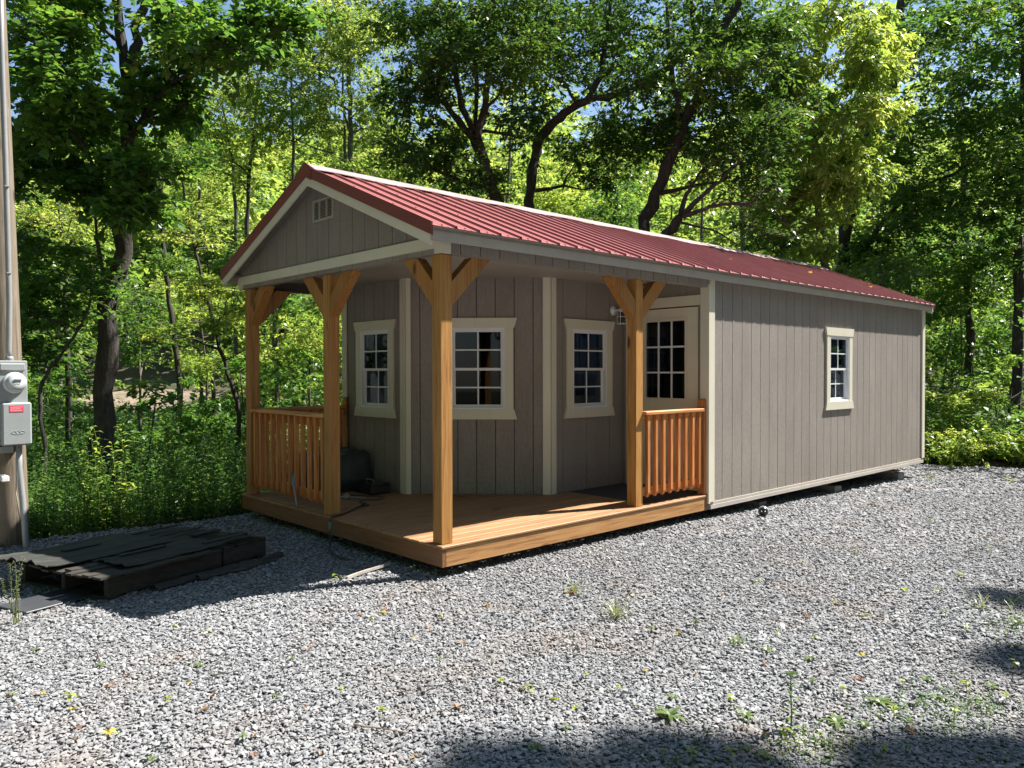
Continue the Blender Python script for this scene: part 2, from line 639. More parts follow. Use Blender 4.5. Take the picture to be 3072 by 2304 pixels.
MT['stone'] = gravel_stone_mat()
MT['gravel'] = gravel_base_mat()
RIM = [(-3.95, -9.0), (-4.15, -5.0), (-4.05, -2.6), (-3.9, -1.3), (-3.75, -0.2), (-3.9, 1.5), (-3.95, 5.0), (-3.9, 9.5), (-3.0, 11.0), (-1.7, 11.6),
       (-0.5, 12.15), (0.9, 12.7), (2.6, 12.6), (5.0, 12.9), (9.0, 13.2), (16.0, 12.0), (24.0, 6.0), (26.0, -4.0), (22.0, -14.0), (8.0, -20.0), (-2.0, -16.0)]


def inside(px, py, poly):
    r = np.zeros(px.shape, bool)
    j = len(poly) - 1
    for i in range(len(poly)):
        xi, yi = poly[i]
        xj, yj = poly[j]
        c = ((yi > py) != (yj > py)) & (px < (xj - xi) * (py - yi) / (yj - yi + 1e-12) + xi)
        r ^= c
        j = i
    return r


def refine(poly, step=0.5, amp=0.12):
    out = []
    rr = random.Random(3)
    for i in range(len(poly)):
        a, b = np.array(poly[i]), np.array(poly[(i + 1) % len(poly)])
        n = max(1, int(np.linalg.norm(b - a) / step))
        for k in range(n):
            p = a + (b - a) * k / n
            out.append((p[0] + rr.uniform(-amp, amp), p[1] + rr.uniform(-amp, amp)))
    return out


def gravel_z(x, y):
    """the pad drops gently towards the far end of the cabin"""
    return -0.022 * np.clip(y - 3.0, 0, 7) + 0.006 * np.sin(x * 1.9 + y) * np.sin(y * 1.7 - x * 0.6)


rim = refine(RIM)
bm = bmesh.new()
cv = bm.verts.new((3, 0, 0))
step = 0.35
xs_, ys_ = np.arange(-4.5, 27, step), np.arange(-20, 13.6, step)
grid = {}
XX, YY = np.meshgrid(xs_, ys_, indexing='ij')
IN = inside(XX + step / 2, YY + step / 2, rim)
bm.verts.remove(cv)


def gv(i, j):
    if (i, j) not in grid:
        x, y = xs_[i], ys_[j]
        full = i > 0 and j > 0 and i < len(xs_) and j < len(ys_) and IN[i, j] and IN[i - 1, j] and IN[i, j - 1] and IN[i - 1, j - 1]
        z = float(gravel_z(x, y)) - (0.008 if full else 0.16)
        if not full:
            x += random.uniform(-0.12, 0.12)
            y += random.uniform(-0.12, 0.12)
        grid[(i, j)] = bm.verts.new((x, y, z))
    return grid[(i, j)]


for i in range(len(xs_) - 1):
    for j in range(len(ys_) - 1):
        if IN[i, j]:
            bm.faces.new((gv(i, j), gv(i + 1, j), gv(i + 1, j + 1), gv(i, j + 1)))
me = bpy.data.meshes.new('gravel_yard')
bm.to_mesh(me)
bm.free()
tag(link('gravel_yard', me, MT['gravel']), 'bed of grey crushed stone the cabin stands on', kind='structure')

# loose stones on the bed, where the camera can see them from near its place
stone_col = bpy.data.collections.new('stone_shapes')
for k in range(6):
    bm = bmesh.new()
    rs = random.Random(100 + k)
    for _ in range(15):
        w = Vector((rs.gauss(0, 1), rs.gauss(0, 1), rs.gauss(0, 1))).normalized()
        w = Vector((w.x * rs.uniform(.8, 1.1), w.y * rs.uniform(.6, .85), w.z * rs.uniform(.34, .52)))
        bm.verts.new(w)
    r = bmesh.ops.convex_hull(bm, input=bm.verts)
    for g_ in r['geom_interior']:
        if isinstance(g_, bmesh.types.BMVert):
            bm.verts.remove(g_)
    me = bpy.data.meshes.new('stone_shape')
    bm.to_mesh(me)
    bm.free()
    me.materials.append(MT['stone'])
    stone_col.objects.link(bpy.data.objects.new('stone_shape', me))


def scatter(name, pts, rot, scl, pick, coll, label, cat=None):
    me = bpy.data.meshes.new(name)
    me.vertices.add(len(pts))
    me.vertices.foreach_set('co', np.asarray(pts, np.float32).ravel())
    a = me.attributes.new('turn', 'FLOAT_VECTOR', 'POINT')
    a.data.foreach_set('vector', np.asarray(rot, np.float32).ravel())
    a = me.attributes.new('size', 'FLOAT', 'POINT')
    a.data.foreach_set('value', np.asarray(scl, np.float32))
    a = me.attributes.new('pick', 'INT', 'POINT')
    a.data.foreach_set('value', np.asarray(pick, np.int32))
    o = link(name, me)
    ng = bpy.data.node_groups.new(name, 'GeometryNodeTree')
    ng.interface.new_socket('Geometry', in_out='INPUT', socket_type='NodeSocketGeometry')
    ng.interface.new_socket('Geometry', in_out='OUTPUT', socket_type='NodeSocketGeometry')
    gi, go = ng.nodes.new('NodeGroupInput'), ng.nodes.new('NodeGroupOutput')
    ci = ng.nodes.new('GeometryNodeCollectionInfo')
    ci.inputs['Collection'].default_value = coll
    ci.inputs['Separate Children'].default_value = True
    ci.inputs['Reset Children'].default_value = True
    ip = ng.nodes.new('GeometryNodeInstanceOnPoints')
    ip.inputs['Pick Instance'].default_value = True

    def attr(nm, typ):
        n = ng.nodes.new('GeometryNodeInputNamedAttribute')
        n.data_type = typ
        n.inputs['Name'].default_value = nm
        return [s for s in n.outputs if s.enabled and s.name == 'Attribute'][0]

    e = ng.nodes.new('FunctionNodeEulerToRotation')
    ng.links.new(attr('turn', 'FLOAT_VECTOR'), e.inputs[0])
    ng.links.new(gi.outputs[0], ip.inputs['Points'])
    ng.links.new(ci.outputs[0], ip.inputs['Instance'])
    ng.links.new(attr('pick', 'INT'), ip.inputs['Instance Index'])
    ng.links.new(e.outputs[0], ip.inputs['Rotation'])
    ng.links.new(attr('size', 'FLOAT'), ip.inputs['Scale'])
    ng.links.new(ip.outputs[0], go.inputs[0])
    md = o.modifiers.new('scatter', 'NODES')
    md.node_group = ng
    tag(o, label, cat, kind='stuff')
    return o


def stone_points():
    out = []
    for d0, d1, sp in ((2.0, 4.6, 0.0178), (4.6, 7.5, 0.0205), (7.5, 11, 0.028), (11, 17.5, 0.043)):
        smax = 0.70 * d1 + 1.1
        dd = np.arange(d0, d1, sp)
        ss = np.arange(-smax, smax, sp)
        D, S = np.meshgrid(dd, ss, indexing='ij')
        D = D + RNG.uniform(-.5, .5, D.shape) * sp
        S = S + RNG.uniform(-.5, .5, S.shape) * sp
        D, S = D.ravel(), S.ravel()
        k = np.abs(S) < 0.68 * D + 0.9
        D, S = D[k], S[k]
        X, Y = xy(D, S)
        k = inside(X, Y, rim)
        k &= ~((X > -3.3) & (X < -0.45) & (Y > 0.45) & (Y < 9.8))     # nothing seen far under the floor
        k &= ~((X < -3.6) & (Y > 0.2))
        X, Y = X[k], Y[k]
        Z = gravel_z(X, Y) + RNG.uniform(-0.006, 0.008, len(X))
        sc = sp * 0.64 * np.clip(RNG.lognormal(0, 0.36, len(X)), 0.5, 2.1)
        out.append(np.stack([X, Y, Z, sc], 1))
    return np.concatenate(out)


SP = stone_points()
n = len(SP)
scatter('gravel', SP[:, :3], np.stack([RNG.normal(0, .26, n), RNG.normal(0, .26, n), RNG.uniform(0, 6.28, n)], 1), SP[:, 3], RNG.integers(0, 6, n), stone_col,
        'loose grey crushed stones covering the yard around the cabin')
print('stones', n)

# distant pale track and dry bank, seen between the trees on the left
mt_track = flat_mat('pale gravel track', (0.42, 0.41, 0.38), 0.9, 0, 0.2, 6, 0.5)
mt_bank = flat_mat('dry grass bank', (0.20, 0.155, 0.11), 0.95, 0, 0.5, 3, 0.8)


def sheet(name, d0, d1, s0, s1, lift, mat, label, jag=0.3):
    dd, ss = np.linspace(d0, d1, 9), np.linspace(s0, s1, 60)
    D, S = np.meshgrid(dd, ss, indexing='ij')
    D = D + jag * np.sin(S * 0.9) + 0.08 * S
    X, Y = xy(D, S)
    V = np.stack([X.ravel(), Y.ravel(), (height(X, Y) + lift).ravel()], 1)
    k = len(ss)
    ii, jj = np.meshgrid(np.arange(8), np.arange(k - 1), indexing='ij')
    A = (ii * k + jj).ravel()
    return tag(fast_mesh(name, V, np.stack([A, A + k, A + k + 1, A + 1], 1), mat, smooth_=True), label, kind='structure')


sheet('track', 33.0, 36.6, -23, -12.5, 0.02, mt_track, 'pale stony track crossing the woods beyond the maple')
sheet('grass_bank', 37.4, 43, -25, -13, 0.05, mt_bank, 'sunlit bank of dry brown grass beyond the track')

# ------------------------------------------------------------------ the cabin
cabin = thing('cabin', 'long taupe cabin with red metal roof and a corner porch on wooden posts', 'cabin', (0, 0, 0))
RIDGE, SLOPE, OV = DZ + 3.275, 0.41, 0.14
XR = -W / 2


def roof_z(x):
    return RIDGE - SLOPE * abs(x - XR)


def clip_poly(poly, a0, a1):
    """clip a 2-D polygon to a0 <= a <= a1"""
    for val, keep in ((a0, lambda p: p[0] >= a0 - 1e-9), (a1, lambda p: p[0] <= a1 + 1e-9)):
        out = []
        for i in range(len(poly)):
            p, q = poly[i], poly[(i + 1) % len(poly)]
            if keep(p):
                out.append(p)
            if keep(p) != keep(q):
                t = (val - p[0]) / (q[0] - p[0])
                out.append((val, p[1] + t * (q[1] - p[1])))
        poly = out
    return poly


def siding(fn, a0, a1, z0, top, first, holes=(), gap=0.0085, pitch=0.2105, name='siding_board'):
    """vertical boards a0..a1, z0..top(a), with gaps at first + k*pitch; holes are (a0, a1, z0, z1)"""
    cuts = []
    g = first
    while g > a0 + 0.02:
        g -= pitch
    while g < a1 - 0.02:
        if g > a0 + 0.02:
            cuts.append(g)
        g += pitch
    edges = [a0] + cuts + [a1]
    for i in range(len(edges) - 1):
        l = edges[i] + (gap / 2 if i else 0)
        r = edges[i + 1] - (gap / 2 if i < len(edges) - 2 else 0)
        mb = MB()
        spans = [(l, r, z0, None)]
        for h in holes:
            if h[1] > l and h[0] < r:
                spans = []
                if h[0] > l + 0.004: spans.append((l, h[0], z0, None))
                if h[1] < r - 0.004: spans.append((h[1], r, z0, None))
                m0, m1 = max(l, h[0]), min(r, h[1])
                spans.append((m0, m1, z0, h[2]))
                spans.append((m0, m1, h[3], None))
        whole = len(spans) == 2
        for (p, q, zz0, zz1) in spans:
            if q - p < 0.003:
                continue
            if whole:
                mb = MB()
            if zz1 is None:
                mid = [(a, top(a)) for a in APEX if p < a < q]
                poly = [(p, zz0), (q, zz0), (q, top(q))] + mid[::-1] + [(p, top(p))]
            else:
                poly = [(p, zz0), (q, zz0), (q, zz1), (p, zz1)]
            mb.prism(poly, fn, 0.0, -0.013)
            if whole:
                mb.build(name, MT['siding'], cabin)
        if not whole:
            mb.build(name, MT['siding'], cabin)


APEX = []


def wall_core(fn, a0, a1, z0, z1, holes=(), t0=-0.0125, t1=-0.09):
    """sheathing and studs behind the boards, with window openings"""
    mb = MB()
    xs = sorted({a0, a1, *[h[0] for h in holes], *[h[1] for h in holes]})
    for i in range(len(xs) - 1):
        p, q = xs[i], xs[i + 1]
        hs = [h for h in holes if h[0] <= p + 1e-6 and h[1] >= q - 1e-6]
        zz = [(z0, z1)] if not hs else [(z0, hs[0][2]), (hs[0][3], z1)]
        for b0, b1 in zz:
            mb.prism([(p, b0), (q, b0), (q, b1), (p, b1)], fn, t0, t1)
    mb.build('wall_core', MT['inner'], cabin)


WZ0, WZ1 = DZ + 0.838, DZ + 1.966        # outer top and bottom of the window trim


def window(fn, ac, curtain=(), wood_top=0.11):
    """double hung window, 2 x 2 panes in each sash, flared cream trim above and below; ac = centre"""
    hw = 0.300
    z0, z1 = WZ0 + 0.11, WZ1 - 0.11
    root = bpy.data.objects.new('window', None)
    COL.objects.link(root)
    root.parent = cabin
    root.empty_display_size = .1
    MB().prism([(ac - hw - 0.096, z0), (ac - hw, z0), (ac - hw, z1), (ac - hw - 0.096, z1)], fn, 0.0225, 0.0005).build('side_trim', MT['cream'], root)
    MB().prism([(ac + hw, z0), (ac + hw + 0.096, z0), (ac + hw + 0.096, z1), (ac + hw, z1)], fn, 0.0225, 0.0005).build('side_trim', MT['cream'], root)
    MB().prism([(ac - hw - .105, z1), (ac + hw + .105, z1), (ac + hw + .138, WZ1), (ac - hw - .138, WZ1)], fn, 0.028, 0.0006).build('head_trim', MT['cream'], root)
    MB().prism([(ac - hw - .138, WZ0), (ac + hw + .138, WZ0), (ac + hw + .105, z0), (ac - hw - .105, z0)], fn, 0.028, 0.0006).build('sill_trim', MT['cream'], root)
    f = MB()
    e = 0.022
    for a, b, c, d in ((ac - hw, ac - hw + e, z0, z1), (ac + hw - e, ac + hw, z0, z1), (ac - hw + e, ac + hw - e, z1 - e, z1), (ac - hw + e, ac + hw - e, z0, z0 + e)):
        f.prism([(a, c), (b, c), (b, d), (a, d)], fn, 0.016, -0.085)
    f.build('window_frame', MT['sash'], root)
    zm = z0 + 0.49 * (z1 - z0)
    l, r = ac - hw + e, ac + hw - e
    for lo, (s0, s1, n0) in enumerate(((zm - 0.012, z1 - e, -0.004), (z0 + e, zm + 0.014, -0.034))):
        sa = MB()
        w = 0.024
        for a, b, c, d in ((l, l + w, s0, s1), (r - w, r, s0, s1), (l + w, r - w, s1 - w, s1), (l + w, r - w, s0, s0 + w + 0.006)):
            sa.prism([(a, c), (b, c), (b, d), (a, d)], fn, n0, n0 - 0.026)
        sash = sa.build('sash', MT['sash'], root)
        a0, a1, c0, c1 = l + w, r - w, s0 + w + .006, s1 - w
        am, cm = (a0 + a1) / 2, (c0 + c1) / 2
        q = 0.008
        MB().prism([(am - q, c0), (am + q, c0), (am + q, c1), (am - q, c1)], fn, n0 - .006, n0 - .018) \
            .prism([(a0, cm - q), (am - q, cm - q), (am - q, cm + q), (a0, cm + q)], fn, n0 - .006, n0 - .018) \
            .prism([(am + q, cm - q), (a1, cm - q), (a1, cm + q), (am + q, cm + q)], fn, n0 - .006, n0 - .018).build('muntin', MT['sash'], root)
        for p0, p1 in ((a0, am - q), (am + q, a1)):
            for k0, k1 in ((c0, cm - q), (cm + q, c1)):
                MB().prism([(p0, k0), (p1, k0), (p1, k1), (p0, k1)], fn, n0 - .011, n0 - .014).build('pane', MT['glass'], root)
    for (k0, k1) in curtain:
        mb = MB()
        npl = 14
        A = [ac - hw + (k0 + (k1 - k0) * t / npl) * 2 * hw for t in range(npl + 1)]
        pl = [(a, -0.14 - 0.018 * (t % 2)) for t, a in enumerate(A)]
        for t in range(npl):
            p, q = pl[t], pl[t + 1]
            vs = [fn(p[0], p[1], z0 - .1), fn(q[0], q[1], z0 - .1), fn(q[0], q[1], z1 + .05), fn(p[0], p[1], z1 + .05),
                  fn(p[0], p[1] - .004, z0 - .1), fn(q[0], q[1] - .004, z0 - .1), fn(q[0], q[1] - .004, z1 + .05), fn(p[0], p[1] - .004, z1 + .05)]
            mb.add(vs, [(0, 1, 2, 3), (7, 6, 5, 4)])
        mb.build('curtain', MT['curtain'], root)
    return (ac - hw, ac + hw, z0, z1)


def hole(ac):
    return (ac - 0.302, ac + 0.302, WZ0 + 0.108, WZ1 - 0.108)


# --- walls
fn_side = frame(0.0, 0.0, math.pi / 2)          # a = y, outward = +x
fn_w1 = frame(0.0, Y1, 0.0)                     # a = x, outward = -y
fn_w4 = frame(0.0, L1, 0.0)
fn_w3 = frame(XS, 0.0, math.pi / 2)
fn_w2 = frame(XS - DG, Y1, math.pi / 4)
D2 = DG * math.sqrt(2)
fn_back = frame(0.0, L, math.pi)                # a = -x, outward = +y
fn_left = frame(-W, 0.0, -math.pi / 2)          # a = -y, outward = -x

wc4 = (6.537 + 7.411) / 2
wc1 = (-3.4088 - 2.5228) / 2
wc3 = (2.6825 + 3.534) / 2
wc2 = 0.5 * D2
siding(fn_side, L1 + 0.0015, L, DZ - 0.10, lambda a: DZ + 2.44, 4.006, [hole(wc4)])
wall_core(fn_side, L1 + 0.09, L, DZ - 0.12, DZ + 2.44, [hole(wc4)])
window(fn_side, wc4, [(0.42, 1.0)])
siding(fn_w1, -W, XS - DG, DZ + 0.002, lambda a: CEIL, -3.2, [hole(wc1)])
wall_core(fn_w1, -W, XS - DG - .02, DZ + 0.002, CEIL, [hole(wc1)])
window(fn_w1, wc1, [(0.0, 0.42)])
siding(fn_w2, 0, D2, DZ + 0.002, lambda a: CEIL, 0.583, [hole(wc2)])
wall_core(fn_w2, 0.01, D2 - .01, DZ + 0.002, CEIL, [hole(wc2)])
window(fn_w2, wc2)
siding(fn_w3, Y1 + DG, L1 - 0.002, DZ + 0.002, lambda a: CEIL, Y1 + DG + .2, [hole(wc3)], pitch=0.405)
wall_core(fn_w3, Y1 + DG + .02, L1 - .01, DZ + 0.002, CEIL, [hole(wc3)])
window(fn_w3, wc3, [(0.72, 1.0)])
siding(fn_back, 0, W, DZ - 0.10, lambda a: DZ + 2.44, 0.2)
wall_core(fn_back, 0.09, W - .09, DZ - 0.12, DZ + 2.44)
siding(fn_left, -L, -Y1, DZ - 0.10, lambda a: DZ + 2.44, -3)
wall_core(fn_left, -L, -Y1, DZ - 0.12, DZ + 2.44)
MB().box(-W + .1, -0.1, Y1 + DG + .3, L - .1, DZ - 0.02, DZ + 0.0, 0).build('inner_floor', MT['dark'], cabin)
MB().box(-W, 0, L1, L, DZ + 2.40, DZ + 2.437).build('inner_ceiling', MT['inner'], cabin)

# door wall: taupe above the head trim, cream door and trim below
DX0, DX1 = -1.045, -0.135
dhole = (DX0, DX1, DZ + 0.005, DZ + 2.105)
siding(fn_w4, XS + 0.002, -0.001, DZ + 0.002, lambda a: CEIL, -0.9, [dhole], pitch=0.6)
wall_core(fn_w4, XS, -0.0, DZ + 0.002, CEIL, [dhole])
MB().prism([(DX0 - 0.10, DZ), (DX0, DZ), (DX0, DZ + 2.11), (DX0 - 0.10, DZ + 2.11)], fn_w4, 0.022, 0.0005) \
    .prism([(XS + .004, DZ + 2.11), (-0.096, DZ + 2.11), (-0.096, DZ + 2.222), (XS + .004, DZ + 2.222)], fn_w4, 0.024, 0.0005).build('door_trim', MT['cream'], cabin)
MB().prism([(-0.092, DZ - 0.1), (0.022, DZ - 0.1), (0.022, DZ + 2.33), (-0.092, DZ + 2.33)], fn_w4, 0.026, 0.0005) \
    .build('corner_trim', MT['cream'], cabin)
MB().prism([(L1 + .0, DZ - 0.085), (L1 + 0.088, DZ - 0.085), (L1 + 0.088, DZ + 2.385), (L1 + 0.0, DZ + 2.385)], fn_side, 0.022, 0.0005).build('corner_trim', MT['cream'], cabin)

door = MB()
gz0, gz1 = DZ + 1.058, DZ + 1.949
ga0, ga1 = -0.866, -0.318
d0, d1, dz0, dz1 = DX0 + .012, DX1 - .012, DZ + .02, DZ + 2.095
for a, b, c, d in ((d0, ga0, dz0, dz1), (ga1, d1, dz0, dz1), (ga0, ga1, dz0, gz0), (ga0, ga1, gz1, dz1)):
    door.prism([(a, c), (b, c), (b, d), (a, d)], fn_w4, -0.012, -0.055)
door = door.build('door', MT['cream'], cabin)
mo = MB()
e = 0.035
for a, b, c, d in ((ga0 - e, ga0, gz0 - e, gz1 + e), (ga1, ga1 + e, gz0 - e, gz1 + e), (ga0, ga1, gz0 - e, gz0), (ga0, ga1, gz1, gz1 + e)):
    mo.prism([(a, c), (b, c), (b, d), (a, d)], fn_w4, -0.002, -0.0118)
for a, b in ((d0 + .12, -.62), (-.56, d1 - .12)):
    mo.prism([(a, DZ + .24), (b, DZ + .24), (b, DZ + .86), (a, DZ + .86)], fn_w4, -0.006, -0.0118)
mo.build('door_molding', MT['cream'], door)
gw, gh = (ga1 - ga0) / 3, (gz1 - gz0) / 3
mu = MB()
q = 0.010
for k in (1, 2):
    mu.prism([(ga0 + gw * k - q, gz0), (ga0 + gw * k + q, gz0), (ga0 + gw * k + q, gz1), (ga0 + gw * k - q, gz1)], fn_w4, -0.006, -0.022)
    for j in range(3):
        mu.prism([(ga0 + gw * j + q, gz0 + gh * k - q), (ga0 + gw * (j + 1) - q, gz0 + gh * k - q), (ga0 + gw * (j + 1) - q, gz0 + gh * k + q), (ga0 + gw * j + q, gz0 + gh * k + q)], fn_w4, -0.006, -0.022)
mu.build('muntin', MT['sash'], door)
for i in range(3):
    for j in range(3):
        MB().prism([(ga0 + gw * i + q, gz0 + gh * j + q), (ga0 + gw * (i + 1) - q, gz0 + gh * j + q), (ga0 + gw * (i + 1) - q, gz0 + gh * (j + 1) - q), (ga0 + gw * i + q, gz0 + gh * (j + 1) - q)],
                   fn_w4, -0.013, -0.017).build('pane', MT['glass'], door)
MB().lathe([(0.0, 0), (.028, 0), (.028, .006), (.010, .012), (.010, .035), (.026, .042), (.030, .058), (.022, .072), (.0, .076)], fn_w4(d0 + .07, -0.012, DZ + .92), (0, -1, 0), 16) \
    .build('handle', flat_mat('brushed knob', (0.5, 0.48, 0.44), 0.3, 1.0), door, True)

# corner trims of the inner walls
tr = MB()
tr.prism([(XS - DG - 0.085, DZ), (XS - DG + .004, DZ), (XS - DG + .004, CEIL), (XS - DG - 0.085, CEIL)], fn_w1, 0.020, 0.0005)
tr.build('corner_trim', MT['cream'], cabin)
MB().prism([(0.006, DZ), (0.060, DZ), (0.060, CEIL), (0.006, CEIL)], fn_w2, 0.019, 0.0006).build('corner_trim', MT['cream'], cabin)
MB().prism([(D2 - 0.086, DZ), (D2 - .0, DZ), (D2 - .0, CEIL), (D2 - 0.086, CEIL)], fn_w2, 0.020, 0.0005).build('corner_trim', MT['cream'], cabin)
MB().prism([(Y1 + DG + .002, DZ), (Y1 + DG + .075, DZ), (Y1 + DG + .075, CEIL), (Y1 + DG + .002, CEIL)], fn_w3, 0.018, 0.0006).build('corner_trim', MT['cream'], cabin)
MB().prism([(-W - .02, DZ - .1), (-W + .075, DZ - .1), (-W + .075, CEIL), (-W - .02, CEIL)], fn_w1, 0.021, 0.0005).build('corner_trim', MT['cream'], cabin)
MB().prism([(L - 0.088, DZ - .085), (L + 0.022, DZ - .085), (L + .022, DZ + 2.385), (L - 0.088, DZ + 2.385)], fn_side, 0.021, 0.0005).build('corner_trim', MT['cream'], cabin)

# porch ceiling boards and header
for k in range(6):
    MB().box(-W + .02 + .6033 * k + .002, -W + .02 + .6033 * (k + 1) - .002, 0.075, L1 - 0.0, CEIL, CEIL + .012).build('ceiling_panel', MT['ceiling'], cabin)
fn_f = frame(0.0, 0.0, 0.0)
fn_sd = frame(0.0, 0.0, math.pi / 2)
MB().box(-W + .012, -.012, 0.012, 0.075, HB + .006, HT - .002).build('header_beam', MT['inner'], cabin)
MB().box(-.075, -.012, 0.076, L1 - .01, HB + .006, HT - .002).build('header_beam', MT['inner'], cabin)
MB().box(-W + .012, -W + .075, 0.076, Y1, HB + .006, HT - .002).build('header_beam', MT['inner'], cabin)
siding(fn_f, -W, 0, HB, lambda a: HT + .02, -3.409)
siding(fn_sd, 0.002, L1 - .003, HB, lambda a: DZ + 2.44, 0.19)
siding(frame(-W, 0.0, -math.pi / 2), -Y1, -.002, HB, lambda a: DZ + 2.44, -1.2)
MB().prism([(-W, HB), (-.0, HB), (-.0, HB + .012), (-W, HB + .012)], fn_f, -0.0125, -0.078).build('header_trim', MT['siding'], cabin)
MB().prism([(.078, HB), (L1, HB), (L1, HB + .012), (.078, HB + .012)], fn_sd, -0.0125, -0.078).build('header_trim', MT['siding'], cabin)
MB().prism([(-W + .066, HT - .088), (-.066, HT - .088), (-.066, HT + .002), (-W + .066, HT + .002)], fn_f, 0.020, 0.0005).build('front_band', MT['cream'], cabin)
MB().box(-.064, .023, -.023, -.0005, HB - .004, HT + .003).box(.0005, .023, 0.0, 0.076, HB - .004, HT - .01).build('corner_trim', MT['cream'], cabin)
MB().box(-W - .023, -W + .064, -.023, -.0005, HB - .004, HT + .003).box(-W - .023, -W - .0005, 0.0, 0.076, HB - .004, HT - .01).build('corner_trim', MT['cream'], cabin)

# gable
APEX = [XR]
siding(fn_f, -W, 0, HT + .022, lambda a: roof_z(a) - 0.03, -3.409)
MB().prism([(-W, HT + .01), (0, HT + .01), (0, roof_z(0) - .05), (XR, RIDGE - .05), (-W, roof_z(0) - .05)], fn_f, -.0125, -.06).build('gable_core', MT['inner'], cabin)
siding(frame(-W, L, math.pi), 0 - W, 0, DZ + 2.445, lambda a: RIDGE - .03 - SLOPE * abs(a + W / 2), -3.3) if False else None
MB().prism([(-W, DZ + 2.44), (0, DZ + 2.44), (0, roof_z(0) - .03), (XR, RIDGE - .03), (-W, roof_z(0) - .03)], lambda a, n, z: (a, L + n, z), 0, -.06).build('gable_core', MT['siding'], cabin)
APEX = []
# gable vent: frame, two uprights and louvre slats
v0, v1, vz0, vz1 = -1.995, -1.605, DZ + 2.80, DZ + 3.01
vent = MB()
for a, b, c, d in ((v0, v0 + .028, vz0, vz1), (v1 - .028, v1, vz0, vz1), (v0 + .028, v1 - .028, vz1 - .02, vz1), (v0 + .028, v1 - .028, vz0, vz0 + .02), (-1.875, -1.858, vz0 + .02, vz1 - .02), (-1.742, -1.725, vz0 + .02, vz1 - .02)):
    vent.prism([(a, c), (b, c), (b, d), (a, d)], fn_f, 0.018, 0.0005)
mt_vent = flat_mat('painted louvre', (0.36, 0.34, 0.29), 0.5)
vent = vent.build('gable_vent', mt_vent, cabin)
MB().prism([(v0 + .02, vz0 + .02), (v1 - .02, vz0 + .02), (v1 - .02, vz1 - .02), (v0 + .02, vz1 - .02)], fn_f, .003, .0008).build('vent_shade_plate', flat_mat('dark gap shade', (0.03, 0.03, 0.028), 0.9), vent)  # dark plate added to stand in for the shade between the slats
for a, b in ((v0 + .028, -1.875), (-1.858, -1.742), (-1.725, v1 - .028)):
    for k in range(10):
        z = vz0 + .022 + k * (vz1 - vz0 - .042) / 10
        me_fn = lambda aa, n, zz: fn_f(aa, n, zz)
        MB().add([fn_f(a, .015, z), fn_f(b, .015, z), fn_f(b, .006, z + .006), fn_f(a, .006, z + .006), fn_f(a, .015, z + .0035), fn_f(b, .015, z + .0035), fn_f(b, .006, z + .0095), fn_f(a, .006, z + .0095)],
                 [(0, 1, 2, 3), (7, 6, 5, 4), (0, 4, 5, 1), (2, 6, 7, 3), (1, 5, 6, 2), (0, 3, 7, 4)]).build('slat', mt_vent, vent)

# rake boards, fascia, soffit
OY = 0.169
for sgn in (1, -1):
    xe = XR + sgn * (W / 2 + .085)
    zc = lambda x: roof_z(x) - 0.082
    p = [(XR, RIDGE - .082), (xe, zc(xe)), (xe, zc(xe) - .082), (XR, RIDGE - .082 - .082)]
    MB().prism(p, fn_f, OY, OY - .018).build('rake_board', MT['cream'], cabin)
    MB().prism(p, lambda a, n, z: (a, L + n, z), .149, .131).build('rake_board', MT['cream'], cabin)
    xo = XR + sgn * (W / 2 + .118)
    p2 = [(XR, RIDGE + .022), (xo, roof_z(xo) + .022), (xo, roof_z(xo) - .080), (XR, RIDGE - .080)]
    MB().prism(p2, fn_f, OY + .014, OY + .002).build('rake_flashing', MT['rakered'], cabin)
    MB().prism(p2, lambda a, n, z: (a, L + n, z), .163, .151).build('rake_flashing', MT['rakered'], cabin)
    p3 = [(XR, RIDGE - .028), (XR + sgn * (W / 2 + .11), roof_z(XR + W / 2 + .11) - .028), (XR + sgn * (W / 2 + .11), roof_z(XR + W / 2 + .11) - .046), (XR, RIDGE - .046)]
    MB().prism(p3, fn_f, OY - .0185, -L - .130).build('roof_deck', MT['siding'], cabin)
    xf = XR + sgn * (W / 2 + .088)
    MB().box(xf, xf + sgn * .018, -OY, L + .149, DZ + 2.362, DZ + 2.4705).build('fascia', MT['ceiling'] if False else flat_mat('fascia paint', (0.38, 0.335, 0.28), 0.55, 0, 0.08, 5), cabin)
    xa = XR + sgn * W / 2
    MB().box(xa + sgn * .001, xf - sgn * .0005, -OY + .019, L + .13, DZ + 2.444, DZ + 2.453).build('soffit', MT['ceiling'], cabin)

